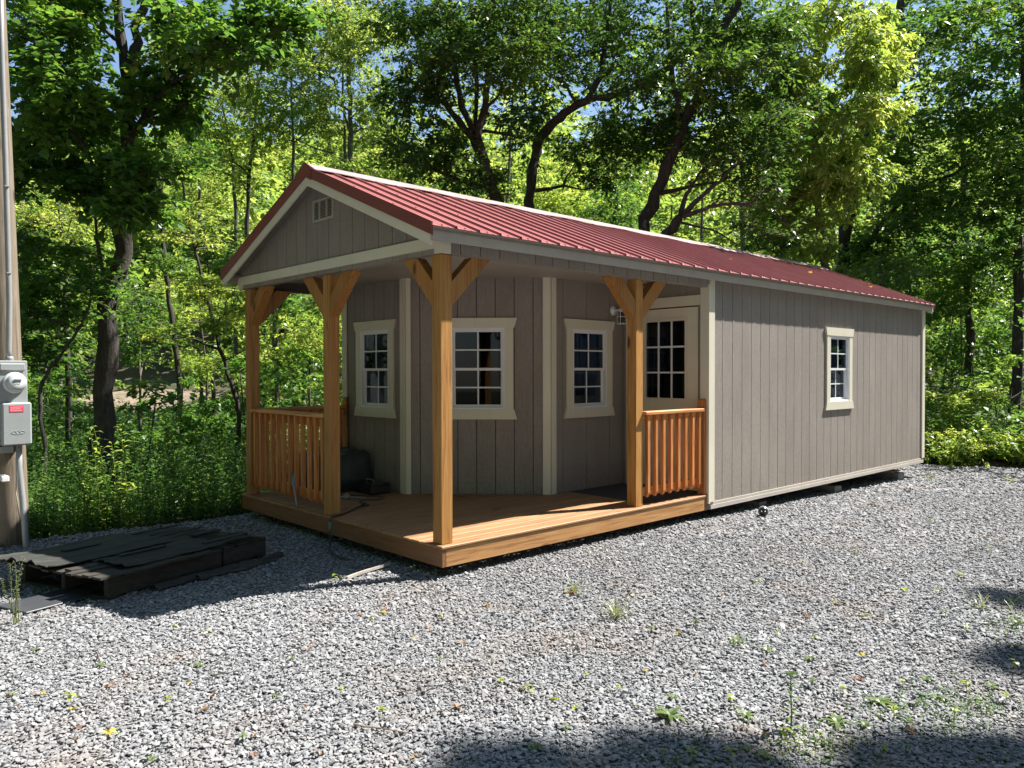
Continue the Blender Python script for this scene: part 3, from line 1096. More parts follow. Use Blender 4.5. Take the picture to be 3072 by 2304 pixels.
# roof panels with ribs (nine inch pitch), three feet each
PW, RIB = 0.9144, 0.2286
prof = []
for k in range(4):
    c = k * RIB
    prof += [(c + .078, 0), (c + .084, .004), (c + .09, 0), (c + .138, 0), (c + .144, .004), (c + .150, 0), (c + .198, 0), (c + .2095, .021), (c + .2245, .021), (c + RIB + .007, 0)]
prof = [(-.002, 0)] + [p for p in prof if p[0] <= PW + .001] + [(PW + .007, .0016)]
yy0 = -OY - .018 + 0.09
for sgn in (1, -1):
    y = -OY - .013
    base = None
    while y < L + .14:
        yend = min(y + PW, L + .150)
        pts = [p for p in prof if y + p[0] <= yend + .008]
        mb = MB()
        vs = []
        for x in (XR + sgn * .01, XR + sgn * (W / 2 + OV)):
            for (a, h) in pts:
                vs.append((x, y + a, roof_z(x) + h))
        for x in (XR + sgn * .01, XR + sgn * (W / 2 + OV)):
            for (a, h) in pts:
                vs.append((x, y + a, roof_z(x) + h - .003))
        n = len(pts)
        fs = []
        for i in range(n - 1):
            fs.append((i, i + 1, n + i + 1, n + i))
            fs.append((2 * n + i, 3 * n + i, 3 * n + i + 1, 2 * n + i + 1))
            fs.append((n + i, n + i + 1, 3 * n + i + 1, 3 * n + i))
        if len(pts) > 1:
            mb.add(vs, fs).build('roof_panel', MT['roofred'], cabin)
        y += PW
# ridge cap: slightly wavy two-slope strip
cp = MB()
ny = 46
vs = []
for i in range(ny + 1):
    y = -OY + .0 + (L + .30) * i / ny
    wv = .006 * math.sin(i * 1.37)
    for x, dz in ((-.165, .0), (-.02, .0), (.02, .0), (.165, 0)):
        z = (RIDGE + .036 if abs(x) < .05 else RIDGE - SLOPE * .165 + .024 + wv)
        vs.append((XR + x, y, z))
for i in range(ny + 1):
    y = -OY + .0 + (L + .30) * i / ny
    wv = .006 * math.sin(i * 1.37)
    for x, dz in ((-.165, .0), (-.02, .0), (.02, .0), (.165, 0)):
        z = (RIDGE + .030 if abs(x) < .05 else RIDGE - SLOPE * .165 + .018 + wv)
        vs.append((XR + x, y, z))
o4 = 4 * (ny + 1)
fs = []
for i in range(ny):
    for k in range(3):
        A = i * 4 + k
        fs += [(A, A + 1, A + 5, A + 4), (o4 + A, o4 + A + 4, o4 + A + 5, o4 + A + 1)]
    fs += [(i * 4, i * 4 + 4, o4 + i * 4 + 4, o4 + i * 4), (i * 4 + 3, o4 + i * 4 + 3, o4 + i * 4 + 7, i * 4 + 7)]
cp.add(vs, fs).build('ridge_cap', MT['cap'], cabin)
MB().prism([(XR - .20, RIDGE - SLOPE * .20 + .024), (XR - .02, RIDGE + .044), (XR + .02, RIDGE + .044), (XR + .12, RIDGE - SLOPE * .12 + .03), (XR + .12, RIDGE - .14), (XR, RIDGE - .085), (XR - .12, RIDGE - .14)],
           fn_f, OY + .020, OY + .0145).build('ridge_end', MT['rakered'], cabin)
# screws along the eave and mid roof, and dark closure strip under the ribs
sc = MB()
y = -OY - .013 + .108
while y < L + .1:
    for xx in (.10, -.55, -1.15):
        z = roof_z(xx)
        sc.lathe([(.0, .0), (.008, 0), (.008, .004), (.005, .008), (0, .008)], (xx, y, z + .0005), (SLOPE, 0, 1), 6)
    y += RIB
tag(sc.build('screw', MT['screw'], cabin), kind='stuff')
MB().box(.1085, .120, -OY + .02, L + .13, DZ + 2.4712, DZ + 2.4722).build('closure_strip', MT['closure'], cabin)

# deck boards, rim, skids
bw = W / 26
for k in range(26):
    x0 = -W + k * bw
    ylen = L1 - .001 if x0 + bw > XS - .3 else (Y1 + DG + .2 if x0 > XS - DG - .3 else Y1 + .1)
    nose = 0.012 if k == 25 else 0
    MB().box(x0 + .0028, x0 + bw - .0028 + nose, -.012, ylen, DZ - .024, DZ - random.uniform(0, .0012), .005).build('deck_board', MT['deck'], cabin)
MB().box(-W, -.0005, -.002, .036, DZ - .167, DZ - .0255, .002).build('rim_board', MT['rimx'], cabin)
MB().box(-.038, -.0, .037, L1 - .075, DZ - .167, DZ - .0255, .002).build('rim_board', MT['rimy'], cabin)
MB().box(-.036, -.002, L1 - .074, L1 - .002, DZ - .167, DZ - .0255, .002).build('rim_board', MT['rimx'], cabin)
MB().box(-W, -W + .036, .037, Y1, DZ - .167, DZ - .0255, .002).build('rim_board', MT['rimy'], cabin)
MB().box(.001, .012, L1 + .02, L, DZ - .118, DZ - .087).build('base_board', MT['skirt'], cabin)  # thin base board in skirt paint above the skirt board
MB().box(-.03, .014, L1 - .003 + .03, L, DZ - .168, DZ - .119, .003).build('skirt_board', MT['skirt'], cabin)
for xx in (-.30, -1.25, -2.45, -3.38):
    z0 = DZ - .168
    MB().add([(xx - .05, .12, z0), (xx + .05, .12, z0), (xx + .05, 9.75, z0), (xx - .05, 9.75, z0), (xx - .05, .26, z0 - .085), (xx + .05, .26, z0 - .085), (xx + .05, 9.62, z0 - .085), (xx - .05, 9.62, z0 - .085)],
             [(0, 1, 2, 3), (7, 6, 5, 4), (0, 4, 5, 1), (2, 6, 7, 3), (1, 5, 6, 2), (0, 3, 7, 4)]).build('skid', MT['skid'], cabin)
for k in range(17):
    y = .25 + k * .6
    MB().box(-W + .04, -.04, y, y + .038, DZ - .166, DZ - .034).build('floor_joist', MT['skid'], cabin)


ds_mb = MB()
for k in range(26):
    for j in range(7):
        for q in (.25, .75):
            x, y = -W + (k + q) * bw, .03 + j * .6
            if y < L1 - .05 and not (x < XS and y > Y1 + DG):
                ds_mb.lathe([(0, 0), (.0045, 0), (.0045, .0006), (0, .0008)], (x, y, DZ - .0004), (0, 0, 1), 6)
tag(ds_mb.build('screw', flat_mat('dark screw head', (0.06, 0.05, 0.04), 0.5), cabin), kind='stuff')

# posts with knee braces
def brace(parent, x, y, dx, dy, s=.114):
    """prism from the post face at (x, y) outward along (dx, dy)"""
    t = .046
    off = s / 2
    px, py = -dy, dx
    f = lambda a, n, z: (x + dx * a + px * n, y + dy * a + py * n, z)
    zt = HB - .001
    h = .40
    MB().prism([(off, zt - h), (off, zt - h + .185), (off + h - .185, zt), (off + h, zt), (off + h, zt - .012), (off + .012, zt - h)], f, -t, t).build('brace', MT['brace'], parent)


PS = 0.114
A0 = (-.046 - PS / 2, .027 + PS / 2)
posts = {'A': A0, 'B': (-1.77 - PS / 2, A0[1]), 'C': (-W + .046 + PS / 2, A0[1]), 'D': (A0[0], 2.4928 + PS / 2)}
for k, (x, y) in posts.items():
    p = MB().box(x - PS / 2, x + PS / 2, y - PS / 2, y + PS / 2, DZ + .001, HB - .001, .004).build('post', MT['post'], cabin)
    if k == 'A': ds_ = [(-1, 0), (0, 1)]
    if k == 'B': ds_ = [(-1, 0), (1, 0)]
    if k == 'C': ds_ = [(1, 0), (0, 1)]
    if k == 'D': ds_ = [(0, -1), (0, 1)]
    for dx, dy in ds_:
        brace(p, x, y, dx, dy)


def railing(p0, p1, out, zt=DZ + .9608, inner=0.0):
    """cap rail p0..p1 (x, y); balusters hang on the side 'out'"""
    p0, p1 = np.array(p0, float), np.array(p1, float)
    ln = np.linalg.norm(p1 - p0)
    d = (p1 - p0) / ln
    ox, oy = out
    f = lambda a, n, z: (p0[0] + d[0] * a + ox * n, p0[1] + d[1] * a + oy * n, z)
    mt = MT['railx'] if abs(d[0]) > .5 else MT['raily']
    cap = MB().prism([(-.048, zt - .036), (.048, zt - .036), (.052, zt - .030), (.052, zt - .006), (.046, zt), (-.046, zt), (-.052, zt - .006), (-.052, zt - .030)], lambda a, n, z: f(n, a, z), 0, ln).build('railing', mt, cabin)
    MB().prism([(0.002, zt - .125), (ln - .002, zt - .125), (ln - .002, zt - .0365), (0.002, zt - .0365)], f, -.004, -.040).build('top_rail', mt, cap)
    MB().prism([(0.002, DZ + .10), (ln - .002, DZ + .10), (ln - .002, DZ + .188), (0.002, DZ + .188)], f, -.004, -.040).build('bottom_rail', mt, cap)
    nb = max(2, round(ln / .131))
    for k in range(nb):
        a = ln * (k + .5) / nb
        s = .019
        zb, zz = DZ + .085, zt - .045
        prof_ = [(zz, -.0035), (zz, .034), (zb + .045, .034), (zb, .012), (zb, -.0035)]
        MB().add([f(a - s, n_, z_) for z_, n_ in prof_] + [f(a + s, n_, z_) for z_, n_ in prof_],
                 [(0, 1, 2, 3, 4), (9, 8, 7, 6, 5)] + [(i, i + 5, (i + 1) % 5 + 5, (i + 1) % 5) for i in range(5)]).build('baluster', MT['rail'], cap)
    return cap


railing((-.052, 2.4928 + PS), (-.052, L1 - .066), (1, 0))
railing((-W + .046 + PS, .075), (-1.77 - PS, .075), (0, -1))
railing((-W + .075, A0[1] + PS / 2), (-W + .075, Y1 - .05), (1, 0))


def end_post(x0, x1, y0, y1):
    zt = DZ + 1.06
    n = 6
    poly = [(y0, DZ + .002), (y1, DZ + .002)]
    r = .022
    for k in range(n + 1):
        t = k / n * math.pi / 2
        poly.append((y1 - r + r * math.cos(t), zt - r + r * math.sin(t)))
    for k in range(n + 1):
        t = math.pi / 2 + k / n * math.pi / 2
        poly.append((y0 + r + r * math.cos(t), zt - r + r * math.sin(t)))
    MB().prism(poly, lambda a, n_, z: (n_, a, z), x0, x1).build('rail_post', MT['rail'], cabin)


end_post(-.100, -.010, L1 - .066, L1 - .0265)
end_post(-W + .03, -W + .12, Y1 - .050, Y1 - .0215)

# caged wall lamp
lx, ly, lz = XS, 3.545, DZ + 2.10
mt_lamp = flat_mat('white lamp metal', (0.72, 0.74, 0.72), 0.35)
lamp = MB().lathe([(0, 0), (.058, 0), (.060, .008), (.045, .022), (.02, .028), (.018, .05), (.0, .05)], (lx + .0005, ly, lz), (1, 0, 0), 24).build('porch_lamp', mt_lamp, cabin, True)
MB().tube([(lx + .045, ly, lz), (lx + .10, ly, lz + .004), (lx + .145, ly, lz)], .013, 10).lathe([(.0, .02), (.034, .018), (.040, 0), (.034, -.02), (0, -.02)], (lx + .13, ly, lz), (0, 0, 1), 16).build('lamp_arm', mt_lamp, lamp, True)
cg = MB()
for k in range(4):
    w = k * math.pi / 2 + .4
    cx, cy = lx + .13 + .055 * math.cos(w), ly + .055 * math.sin(w)
    cg.tube([(lx + .13 + .03 * math.cos(w), ly + .03 * math.sin(w), lz - .015), (cx, cy, lz - .03), (cx, cy, lz - .165)], .0032, 6)
for z in (-.08, -.163):
    cg.tube([(lx + .13 + .055 * math.cos(t * math.pi / 8), ly + .055 * math.sin(t * math.pi / 8), lz + z) for t in range(17)], .0032, 6)
cg.build('lamp_cage', mt_lamp, lamp)
MB().lathe([(0, -.02), (.028, -.022), (.034, -.06), (.034, -.11), (.024, -.145), (0, -.152)], (lx + .13, ly, lz), (0, 0, 1), 18).build('lamp_glass', MT['glass'], lamp, True)

# left wall: projecting window hood seen past the corner post
MB().box(-W - .12, -W - .0225, 2.2, 3.0, DZ + 0.95, DZ + 1.80, .003).build('side_window_box', flat_mat('grey metal box', (0.36, 0.37, 0.38), 0.5), cabin)
MB().box(-W - .15, -W - .0225, 2.15, 3.05, DZ + 1.802, DZ + 1.86, .003).build('side_window_cap', MT['sash'], cabin)

# ------------------------------------------------------------------ blocks, ball, plank, things near the cabin


def cinder(name, x, y, z, rz, label):
    mb = MB()
    mb.box(-.095, .095, -.20, .20, 0, .06, .004)
    mb.box(-.095, .095, -.20, -.165, .06, .13, .004).box(-.095, .095, .165, .20, .06, .13, .004).box(-.095, .095, -.018, .018, .06, .13, .004)
    mb.box(-.095, -.068, -.165, -.018, .0601, .13).box(.068, .095, -.165, -.018, .0601, .13).box(-.095, -.068, .018, .165, .0601, .13).box(.068, .095, .018, .165, .0601, .13)
    o = mb.build(name, MT['concrete'])
    o.location = (x, y, z)
    o.rotation_euler = (0, 0, rz)
    return tag(o, label, 'concrete block')


cinder('concrete_block', -.26, 9.45, float(gravel_z(0, 9.45)) - .01, 1.45, 'grey concrete block under the far end of the cabin skid')
cinder('concrete_block', -.27, 7.15, float(gravel_z(0, 7.15)) - .035, 1.52, 'grey concrete block half hidden in the shadow below the side window')
cinder('concrete_block', -.30, 5.1, float(gravel_z(0, 5.1)) - .07, 1.6, 'dark concrete block deep under the cabin near the round dome lamp')
MB().box(-.40, -.16, 9.30, 9.62, float(gravel_z(0, 9.45)) + .121, float(gravel_z(0, 9.45)) + .146, .003).build('wooden_shim', MT['skid'])
tag(bpy.data.objects['wooden_shim'], 'short wooden shim lying on the far concrete block under the skid', 'wood shim')

gb = on_ground(2290, 1548, -.03)
bx, by, bz = gb
mt_blk = flat_mat('black plastic', (0.02, 0.02, 0.022), 0.25)
ball = thing('dome_lamp', 'small round black dome lamp with two bright lenses lying on the gravel', 'lamp', (bx, by, bz))
dv = Vector((CAM[0] - bx, CAM[1] - by, 1.2)).normalized()
b1 = MB().lathe([(0, -.055), (.045, -.05), (.058, -.02), (.060, .0), (.058, .012), (.052, .020), (0.0, .020)], (0, 0, .055), tuple(dv), 24).build('lamp_housing', flat_mat('grey shell', (0.30, 0.31, 0.32), 0.35), ball, True)
MB().lathe([(.050, .0205), (.046, .036), (.032, .048), (.012, .054), (0, .055)], (0, 0, .055), tuple(dv), 24).build('lamp_dome', mt_blk, ball, True)
sd = dv.cross(Vector((0, 0, 1))).normalized()
for k in (-1, 1):
    q_ = Vector((0, 0, .055)) + dv * .050 + sd * (.019 * k)
    MB().lathe([(0, 0), (.008, 0), (.007, .006), (0, .008)], tuple(q_), tuple(dv), 10).build('lens', MT['sash'], ball, True)

pk = MB()
a_, b_ = on_ground(1040, 1742, .0), on_ground(1168, 1702, 0)
dr = Vector(b_ - a_)
ln = dr.length
dr.normalize()
sx_ = Vector((-dr.y, dr.x, 0))
P0 = Vector(a_) + Vector((0, 0, .012))
rows = []
for t in np.linspace(0, 1, 7):
    c_ = P0 + dr * (ln * t) + sx_ * (.006 * math.sin(t * 5)) + Vector((0, 0, .012 * t))
    rows.append([c_ - sx_ * .012, c_ + sx_ * .012, c_ + sx_ * .011 + Vector((0, 0, .02)), c_ - sx_ * .011 + Vector((0, 0, .02))])
vs = [p for r_ in rows for p in r_]
fs = [(0, 3, 2, 1), (24, 25, 26, 27)]
for i in range(6):
    for k in range(4):
        fs.append((i * 4 + k, i * 4 + (k + 1) % 4, (i + 1) * 4 + (k + 1) % 4, (i + 1) * 4 + k))
tag(pk.add(vs, fs).build('wood_strip', flat_mat('weathered strip', (0.34, 0.30, 0.26), 0.8, 0, 0.2, 20)), 'thin weathered wooden strip lying on the gravel in front of the porch', 'wood strip')

# on the porch: draped box, low case, cords, scraper, hose end
bxm = flat_mat('dark tarp', (0.035, 0.04, 0.042), 0.45, 0, 0.3, 9, 0.3)
bm = bmesh.new()
bmesh.ops.create_grid(bm, x_segments=18, y_segments=18, size=.5)
for v in bm.verts:
    x, y = v.co.x, v.co.y
    ex = max(abs(x) - .32, 0) / .18
    ey = max(abs(y) - .32, 0) / .18
    drop = max(ex, ey)
    v.co.x = (min(abs(x), .32) + .02 * ex) * (1 if x > 0 else -1) * 0.78
    v.co.y = (min(abs(y), .32) + .02 * ey) * (1 if y > 0 else -1) * 1.05
    v.co.z = .44 - drop * .435 + .012 * math.sin(x * 19 + y * 7) + .010 * math.sin(y * 31) + .05 * (x < 0) * (-x)
    v.co.x += .012 * math.sin(v.co.z * 21 + y * 9) * min(1, drop)
me = bpy.data.meshes.new('covered_box')
bm.to_mesh(me)
bm.free()
me.polygons.foreach_set('use_smooth', [True] * len(me.polygons))
o = link('covered_box', me, bxm)
md = o.modifiers.new('thick', 'SOLIDIFY')
md.thickness = .006
o.location = (-3.22, .90, DZ)
tag(o, 'waist-low box under a dark crumpled tarp behind the left porch railing', 'covered box')
cs = thing('tool_case', 'flat black tool case with a folded handle in the dark porch corner', 'tool case', (-2.72, 1.10, DZ))
MB().box(-.20, .20, -.13, .13, .0, .10, .015).build('case_body', mt_blk, cs)
MB().box(-.19, .19, -.12, .12, .101, .115, .006).build('case_lid', mt_blk, cs)
MB().tube([(-.07, -.02, .118), (-.07, -.02, .15), (.07, -.02, .15), (.07, -.02, .118)], .007, 8).build('handle', flat_mat('grey grip', (0.22, 0.22, 0.22), 0.5), cs, True)


def wiggle(p, q, n, amp, seed):
    r_ = random.Random(seed)
    out = []
    for i in range(n + 1):
        t = i / n
        b = [p[k] + (q[k] - p[k]) * t for k in range(3)]
        e_ = math.sin(math.pi * t)
        out.append((b[0] + amp * e_ * math.sin(t * 9 + r_.uniform(0, 6) * .2), b[1] + amp * e_ * math.cos(t * 7), b[2]))
    return out


mt_cord = flat_mat('black cord rubber', (0.03, 0.032, 0.034), 0.4)
z_ = DZ + .009
MB_c = MB().tube(wiggle((-2.9, .62, z_), (-2.35, 1.0, z_), 14, .10, 1) + wiggle((-2.34, 1.0, z_), (-1.95, .42, z_), 12, .09, 2), .006, 6)
tag(MB_c.build('extension_cord', mt_cord, None, True), 'thin black cord looped on the porch floor in front of the tool case', 'cord')
grey_cord = MB().tube(wiggle((-3.0, .33, z_ + .01), (-2.35, .78, z_ + .01), 14, .05, 5), .009, 6).build('power_lead', flat_mat('grey cord', (0.22, 0.23, 0.23), 0.5), None, True)
tag(grey_cord, 'pale grey cord stretched across the porch floor behind the second post', 'cord')
rag = MB()
for k, (x, y, s_) in enumerate(((-2.62, .72, .05), (-2.52, .66, .04), (-2.74, .60, .045))):
    n0 = len(rag.v)
    g = random.Random(k)
    pts_ = [(x + s_ * math.cos(t) * g.uniform(.6, 1.2), y + s_ * math.sin(t) * g.uniform(.6, 1.2), DZ + .004 + g.uniform(0, .012)) for t in np.linspace(0, 6.28, 9)[:-1]]
    rag.add(pts_ + [(x, y, DZ + .05)], [(i, (i + 1) % 8, 8) for i in range(8)] + [tuple(range(8))[::-1]])
tag(rag.build('crumpled_wrapper', flat_mat('clear wrapper', (0.30, 0.33, 0.33), 0.3)), 'crumpled pale plastic wrapper on the porch floor beside the cords', 'wrapper')

sp = thing('paint_scraper', 'long scraper with a blue head leaning in the front railing', 'scraper', (0, 0, 0))
p_, q_ = Vector((-2.345, -.02, DZ + .03)), Vector((-2.50, .035, DZ + .20))
q2 = q_ + (q_ - p_).normalized() * .02
MB().tube([p_, p_ + (q_ - p_) * .5, q_], [.006, .008, .010], 8).build('handle', flat_mat('grey stick', (0.32, 0.33, 0.34), 0.5), sp, True)
e1 = (q_ - p_).normalized()
e2 = Vector((.30, .92, 0.1)).normalized()
e2 = (Vector((1, 0, .9)) - e1 * Vector((1, 0, .9)).dot(e1)).normalized()
e3 = e1.cross(e2)
hd = [(q_ + e1 * a + e2 * b) for a, b in ((-.01, -.012), (.03, -.03), (.14, -.045), (.15, .03), (.05, .032), (-.01, .012))]
MB().add([tuple(h - e3 * .006) for h in hd] + [tuple(h + e3 * .006) for h in hd], [tuple(range(6)), tuple(range(6, 12))[::-1]] + [(i, (i + 1) % 6, (i + 1) % 6 + 6, i + 6) for i in range(6)]) \
    .build('scraper_head', flat_mat('blue plastic', (0.10, 0.20, 0.30), 0.4), sp)

hs = thing('drop_cord', 'cord with a green plug hanging over the front edge of the porch', 'cord', (0, 0, 0))
hp = [(-2.1, .62, z_), (-1.85, .33, z_), (-1.70, .12, z_), (-1.66, .0, z_), (-1.645, -.035, DZ + .012), (-1.635, -.05, DZ - .03)]
MB().tube(hp, .007, 8).build('cord_upper', mt_cord, hs, True)
MB().tube([(-1.635, -.05, DZ - .03), (-1.615, -.062, DZ - .075), (-1.60, -.072, DZ - .115)], [.013, .014, .010], 10).build('plug', flat_mat('green plug', (0.07, 0.19, 0.14), 0.4), hs, True)
MB().tube([(-1.60, -.072, DZ - .115), (-1.56, -.09, DZ - .17), (-1.50, -.13, .035), (-1.40, -.19, .022), (-1.22, -.24, .02), (-1.0, -.23, .02)], .0065, 8).build('cord_lower', mt_cord, hs, True)

# ------------------------------------------------------------------ utility pole with the meter
mt_pole = wood_mat('weathered pole', (0.085, 0.066, 0.044), (0.170, 0.134, 0.093), (0.246, 0.200, 0.149), 'z', 0.8)
PD = 7.35
base_p = at(33, 1660, PD)
base_p[2] = -.3
pt = at(-30, 0, PD)
dir_p = (pt - np.array([base_p[0], base_p[1], 0])) / (pt[2])
pole = MB()
zs = np.linspace(-.3, 7.6, 14)
pole.tube([(base_p[0] + dir_p[0] * max(z, 0), base_p[1] + dir_p[1] * max(z, 0), z) for z in zs], [.158 - .006 * z for z in zs], 20)
pole_o = thing('utility_pole', 'round weathered wooden utility pole at the edge of the gravel', 'utility pole', (0, 0, 0))
pole.build('pole_shaft', mt_pole, pole_o, True)
mt_galv = flat_mat('grey enamel', (0.306, 0.327, 0.323), 0.4, 0, 0.04)
mt_galv2 = flat_mat('grey conduit', (0.323, 0.323, 0.319), 0.35, 0.2, 0.06)
# the meter hangs on the pole's camera side
mtr = thing('electric_meter', 'grey electric meter box with round glass meter and red label on the pole', 'electric meter', (0, 0, 0))
fdir = Vector((CAM[0] - base_p[0] + 1.6, CAM[1] - base_p[1] + 2.2, 0)).normalized()      # faces right of the camera
xdir = Vector((-fdir.y, fdir.x, 0))                                                        # to the right seen from the front
cen = Vector(at(33, 1210, PD - .20))
fb = lambda a, n, z: tuple(cen + xdir * a + fdir * n + Vector((0, 0, z - cen.z)))


def mbox(mb, a0, a1, n0, n1, z0, z1, b=.008):
    t = MB().box(a0, a1, n0, n1, z0, z1, b)
    return mb.add([fb(*p) for p in t.v], t.f)


zc_ = lambda v: float(at(33, v, PD - .20)[2])
za, zb_, zc2, zd = zc_(1084), zc_(1203), zc_(1207), zc_(1335)
mbox(MB(), -.155, .120, -.10, .03, zd + .01, za, .01).build('meter_backbox', mt_galv, mtr)
mbox(MB(), -.120, .124, .0305, .045, zb_ - .02, za + .006, .006).build('meter_cover', mt_galv, mtr)
mbox(MB(), -.10, .105, .0455, .062, za - .085, za - .02, .008).build('cover_ridge', mt_galv, mtr)
lower = mbox(MB(), -.098, .142, .031, .105, zd, zc2, .014).build('breaker_door', mt_galv, mtr)
mbox(MB(), -.04, .075, .1052, .1075, zc2 - .088, zc2 - .025, .001).build('warning_label', flat_mat('red label', (0.72, 0.06, 0.10), 0.5, 0, 0.03), lower)
mk = MB()
for k, (a0, a1) in enumerate(((-.030, .065), (-.030, .050), (-.030, .060))):
    zz = zc2 - .042 - k * .016
    x = a0
    rr = random.Random(k + 5)
    while x < a1:
        w_ = rr.uniform(.008, .018)
        mbox(mk, x, min(x + w_, a1), .1076, .1080, zz - .003, zz + .003, 0)
        x += w_ + .004
mk.build('label_print', flat_mat('pink print', (0.85, 0.45, 0.48), 0.5), lower)
emb = MB()
c0 = (.03, zd + .12)
emb.tube([fb(c0[0] + .055 * math.cos(t), .1055, c0[1] + .017 * math.sin(t)) for t in np.linspace(0, 2 * math.pi, 25)], .0022, 6)
emb.tube([fb(c0[0] - .03 + .06 * t, .106, c0[1] + .006 * math.sin(t * 12)) for t in np.linspace(0, 1, 16)], .002, 5)
emb.build('embossed_mark', mt_galv, lower)
mc = fb(.018, .046, zc_(1148))
mt_mring = flat_mat('meter ring', (0.60, 0.61, 0.61), 0.3, 0.1)
ring = MB().lathe([(.070, -.002), (.094, 0), (.098, .012), (.090, .022), (.070, .024)], mc, tuple(fdir), 36).build('meter_ring', mt_mring, mtr, True)
MB().lathe([(0, .0), (.078, .002), (.078, .075), (.066, .088), (.0, .092)], mc, tuple(fdir), 36).build('meter_glass', flat_mat('clear cover', (0.46, 0.49, 0.49), 0.12), ring, True)
mm = Vector(mc) + fdir * .0925
fm = lambda a, z, h: tuple(mm + xdir * a + fdir * h + Vector((0, 0, z)))
MB().add([fm(-.030, .012, 0), fm(.032, .012, 0), fm(.032, .032, 0), fm(-.030, .032, 0), fm(-.030, .012, .003), fm(.032, .012, .003), fm(.032, .032, .003), fm(-.030, .032, .003)],
         [(0, 1, 2, 3), (7, 6, 5, 4), (0, 4, 5, 1), (2, 6, 7, 3), (1, 5, 6, 2), (0, 3, 7, 4)]).build('meter_display', flat_mat('lcd', (0.10, 0.12, 0.10), 0.3), ring)
bar_ = MB()
for k in range(9):
    a0 = -.026 + k * .006
    for zz in (-.006, -.012):
        if (k * 7 + int(zz * 1000)) % 4:
            vs = [fm(a0, zz, .0), fm(a0 + .004, zz, .0), fm(a0 + .004, zz + .0025, .0), fm(a0, zz + .0025, .0), fm(a0, zz, .001), fm(a0 + .004, zz, .001), fm(a0 + .004, zz + .0025, .001), fm(a0, zz + .0025, .001)]
            bar_.add(vs, [(0, 1, 2, 3), (7, 6, 5, 4), (0, 4, 5, 1), (2, 6, 7, 3), (1, 5, 6, 2), (0, 3, 7, 4)])
bar_.build('meter_print', flat_mat('dark print', (0.12, 0.12, 0.12), 0.5), ring)
cu = MB()
c_top = fb(.02, .0, za)
cu.tube([fb(.0, -.03, za + .0), fb(-.005, -.03, za + .10), tuple(at(28, 900, PD - .17)), tuple(at(17, 500, PD - .165)), tuple(at(5, 150, PD - .16)), tuple(at(-3, -250, PD - .15))], .024, 12)
cu.lathe([(.030, 0), (.034, .01), (.034, .035), (.028, .045)], fb(.0, -.03, za), (0, 0, 1), 16)
cu.build('conduit', mt_galv2, mtr, True)
MB().tube([fb(.055, .02, zd + .01), fb(.055, .02, zd - .22), tuple(at(68, 1500, PD - .2)), tuple(at(78, 1640, PD - .2)), tuple(at(80, 1700, PD - .2))], .026, 12).build('lower_conduit', mt_galv2, mtr, True)
MB().tube([fb(.035, .01, zd - .12), fb(.03, .01, zd - .45), tuple(at(60, 1560, PD - .17))], .006, 6).build('ground_wire', flat_mat('bare wire', (0.5, 0.45, 0.35), 0.4), mtr, True)
mbox(MB(), -.15, .02, -.11, .0, zd - .07, zd - .01, .004).build('strap_bracket', flat_mat('galvanised strap', (0.35, 0.35, 0.35), 0.5, 0.3), mtr)
for nm, v_, w_ in (('cable_clamp', 820, .018), ('cable_clamp', 560, .016)):
    p_ = at(25 if v_ == 820 else 19, v_, PD - .17)
    MB().box(p_[0] - .03, p_[0] + .03, p_[1] - .02, p_[1] + .02, p_[2] - .006, p_[2] + .006, .002).build(nm, mt_galv2, mtr)
jb = at(12, 1435, PD - .22)
MB().box(jb[0] - .07, jb[0] + .07, jb[1] - .03, jb[1] + .03, jb[2] - .026, jb[2] + .026, .006).build('junction_box', flat_mat('white plastic box', (0.75, 0.75, 0.74), 0.4), mtr)

# ------------------------------------------------------------------ pallets under old roofing sheets
mt_pal = wood_mat('old shaded pallet wood', (0.016, 0.013, 0.010), (0.038, 0.034, 0.027), (0.065, 0.058, 0.045), 'y', 0.9)  # old wood, with the shade over the stack put into its dark colour
mt_sheet = wood_mat('weathered shaded sheet', (0.012, 0.012, 0.011), (0.030, 0.030, 0.026), (0.055, 0.056, 0.046), 'y', 0.85, knots=False)  # weathered sheet tone, darkened to carry the shade it lies in
PC = np.array([-1.16, -2.12])
e1 = np.array([-.94, -.34])
e1 /= np.linalg.norm(e1)
e2 = np.array([-.31, .95])
e2 /= np.linalg.norm(e2)
fp = lambda a, b, z: (PC[0] + e1[0] * a + e2[0] * b, PC[1] + e1[1] * a + e2[1] * b, z)


def pbox(a0, a1, b0, b1, z0, z1, bev=.003):
    t = MB().box(a0, a1, b0, b1, z0, z1, bev)
    return MB().add([fp(*p) for p in t.v], t.f)


def pallet(a0, b0, wa, lb, z0, label, h=.17, tilt=0.0):
    t = thing('pallet', label, 'pallet', (0, 0, 0))
    for k in range(3):
        a = a0 + k * (wa - .045) / 2
        pbox(a, a + .045, b0, b0 + lb, z0 + .018, z0 + h - .02).build('stringer', mt_pal, t)
    for k in range(8):
        b = b0 + k * (lb - .09) / 7
        pbox(a0 - .005, a0 + wa + .005, b, b + .09, z0 + h - .0195, z0 + h).build('slat', mt_pal, t)
    for k in range(3):
        b = b0 + k * (lb - .09) / 2
        pbox(a0, a0 + wa, b, b + .09, z0, z0 + .0175).build('slat', mt_pal, t)
    return t


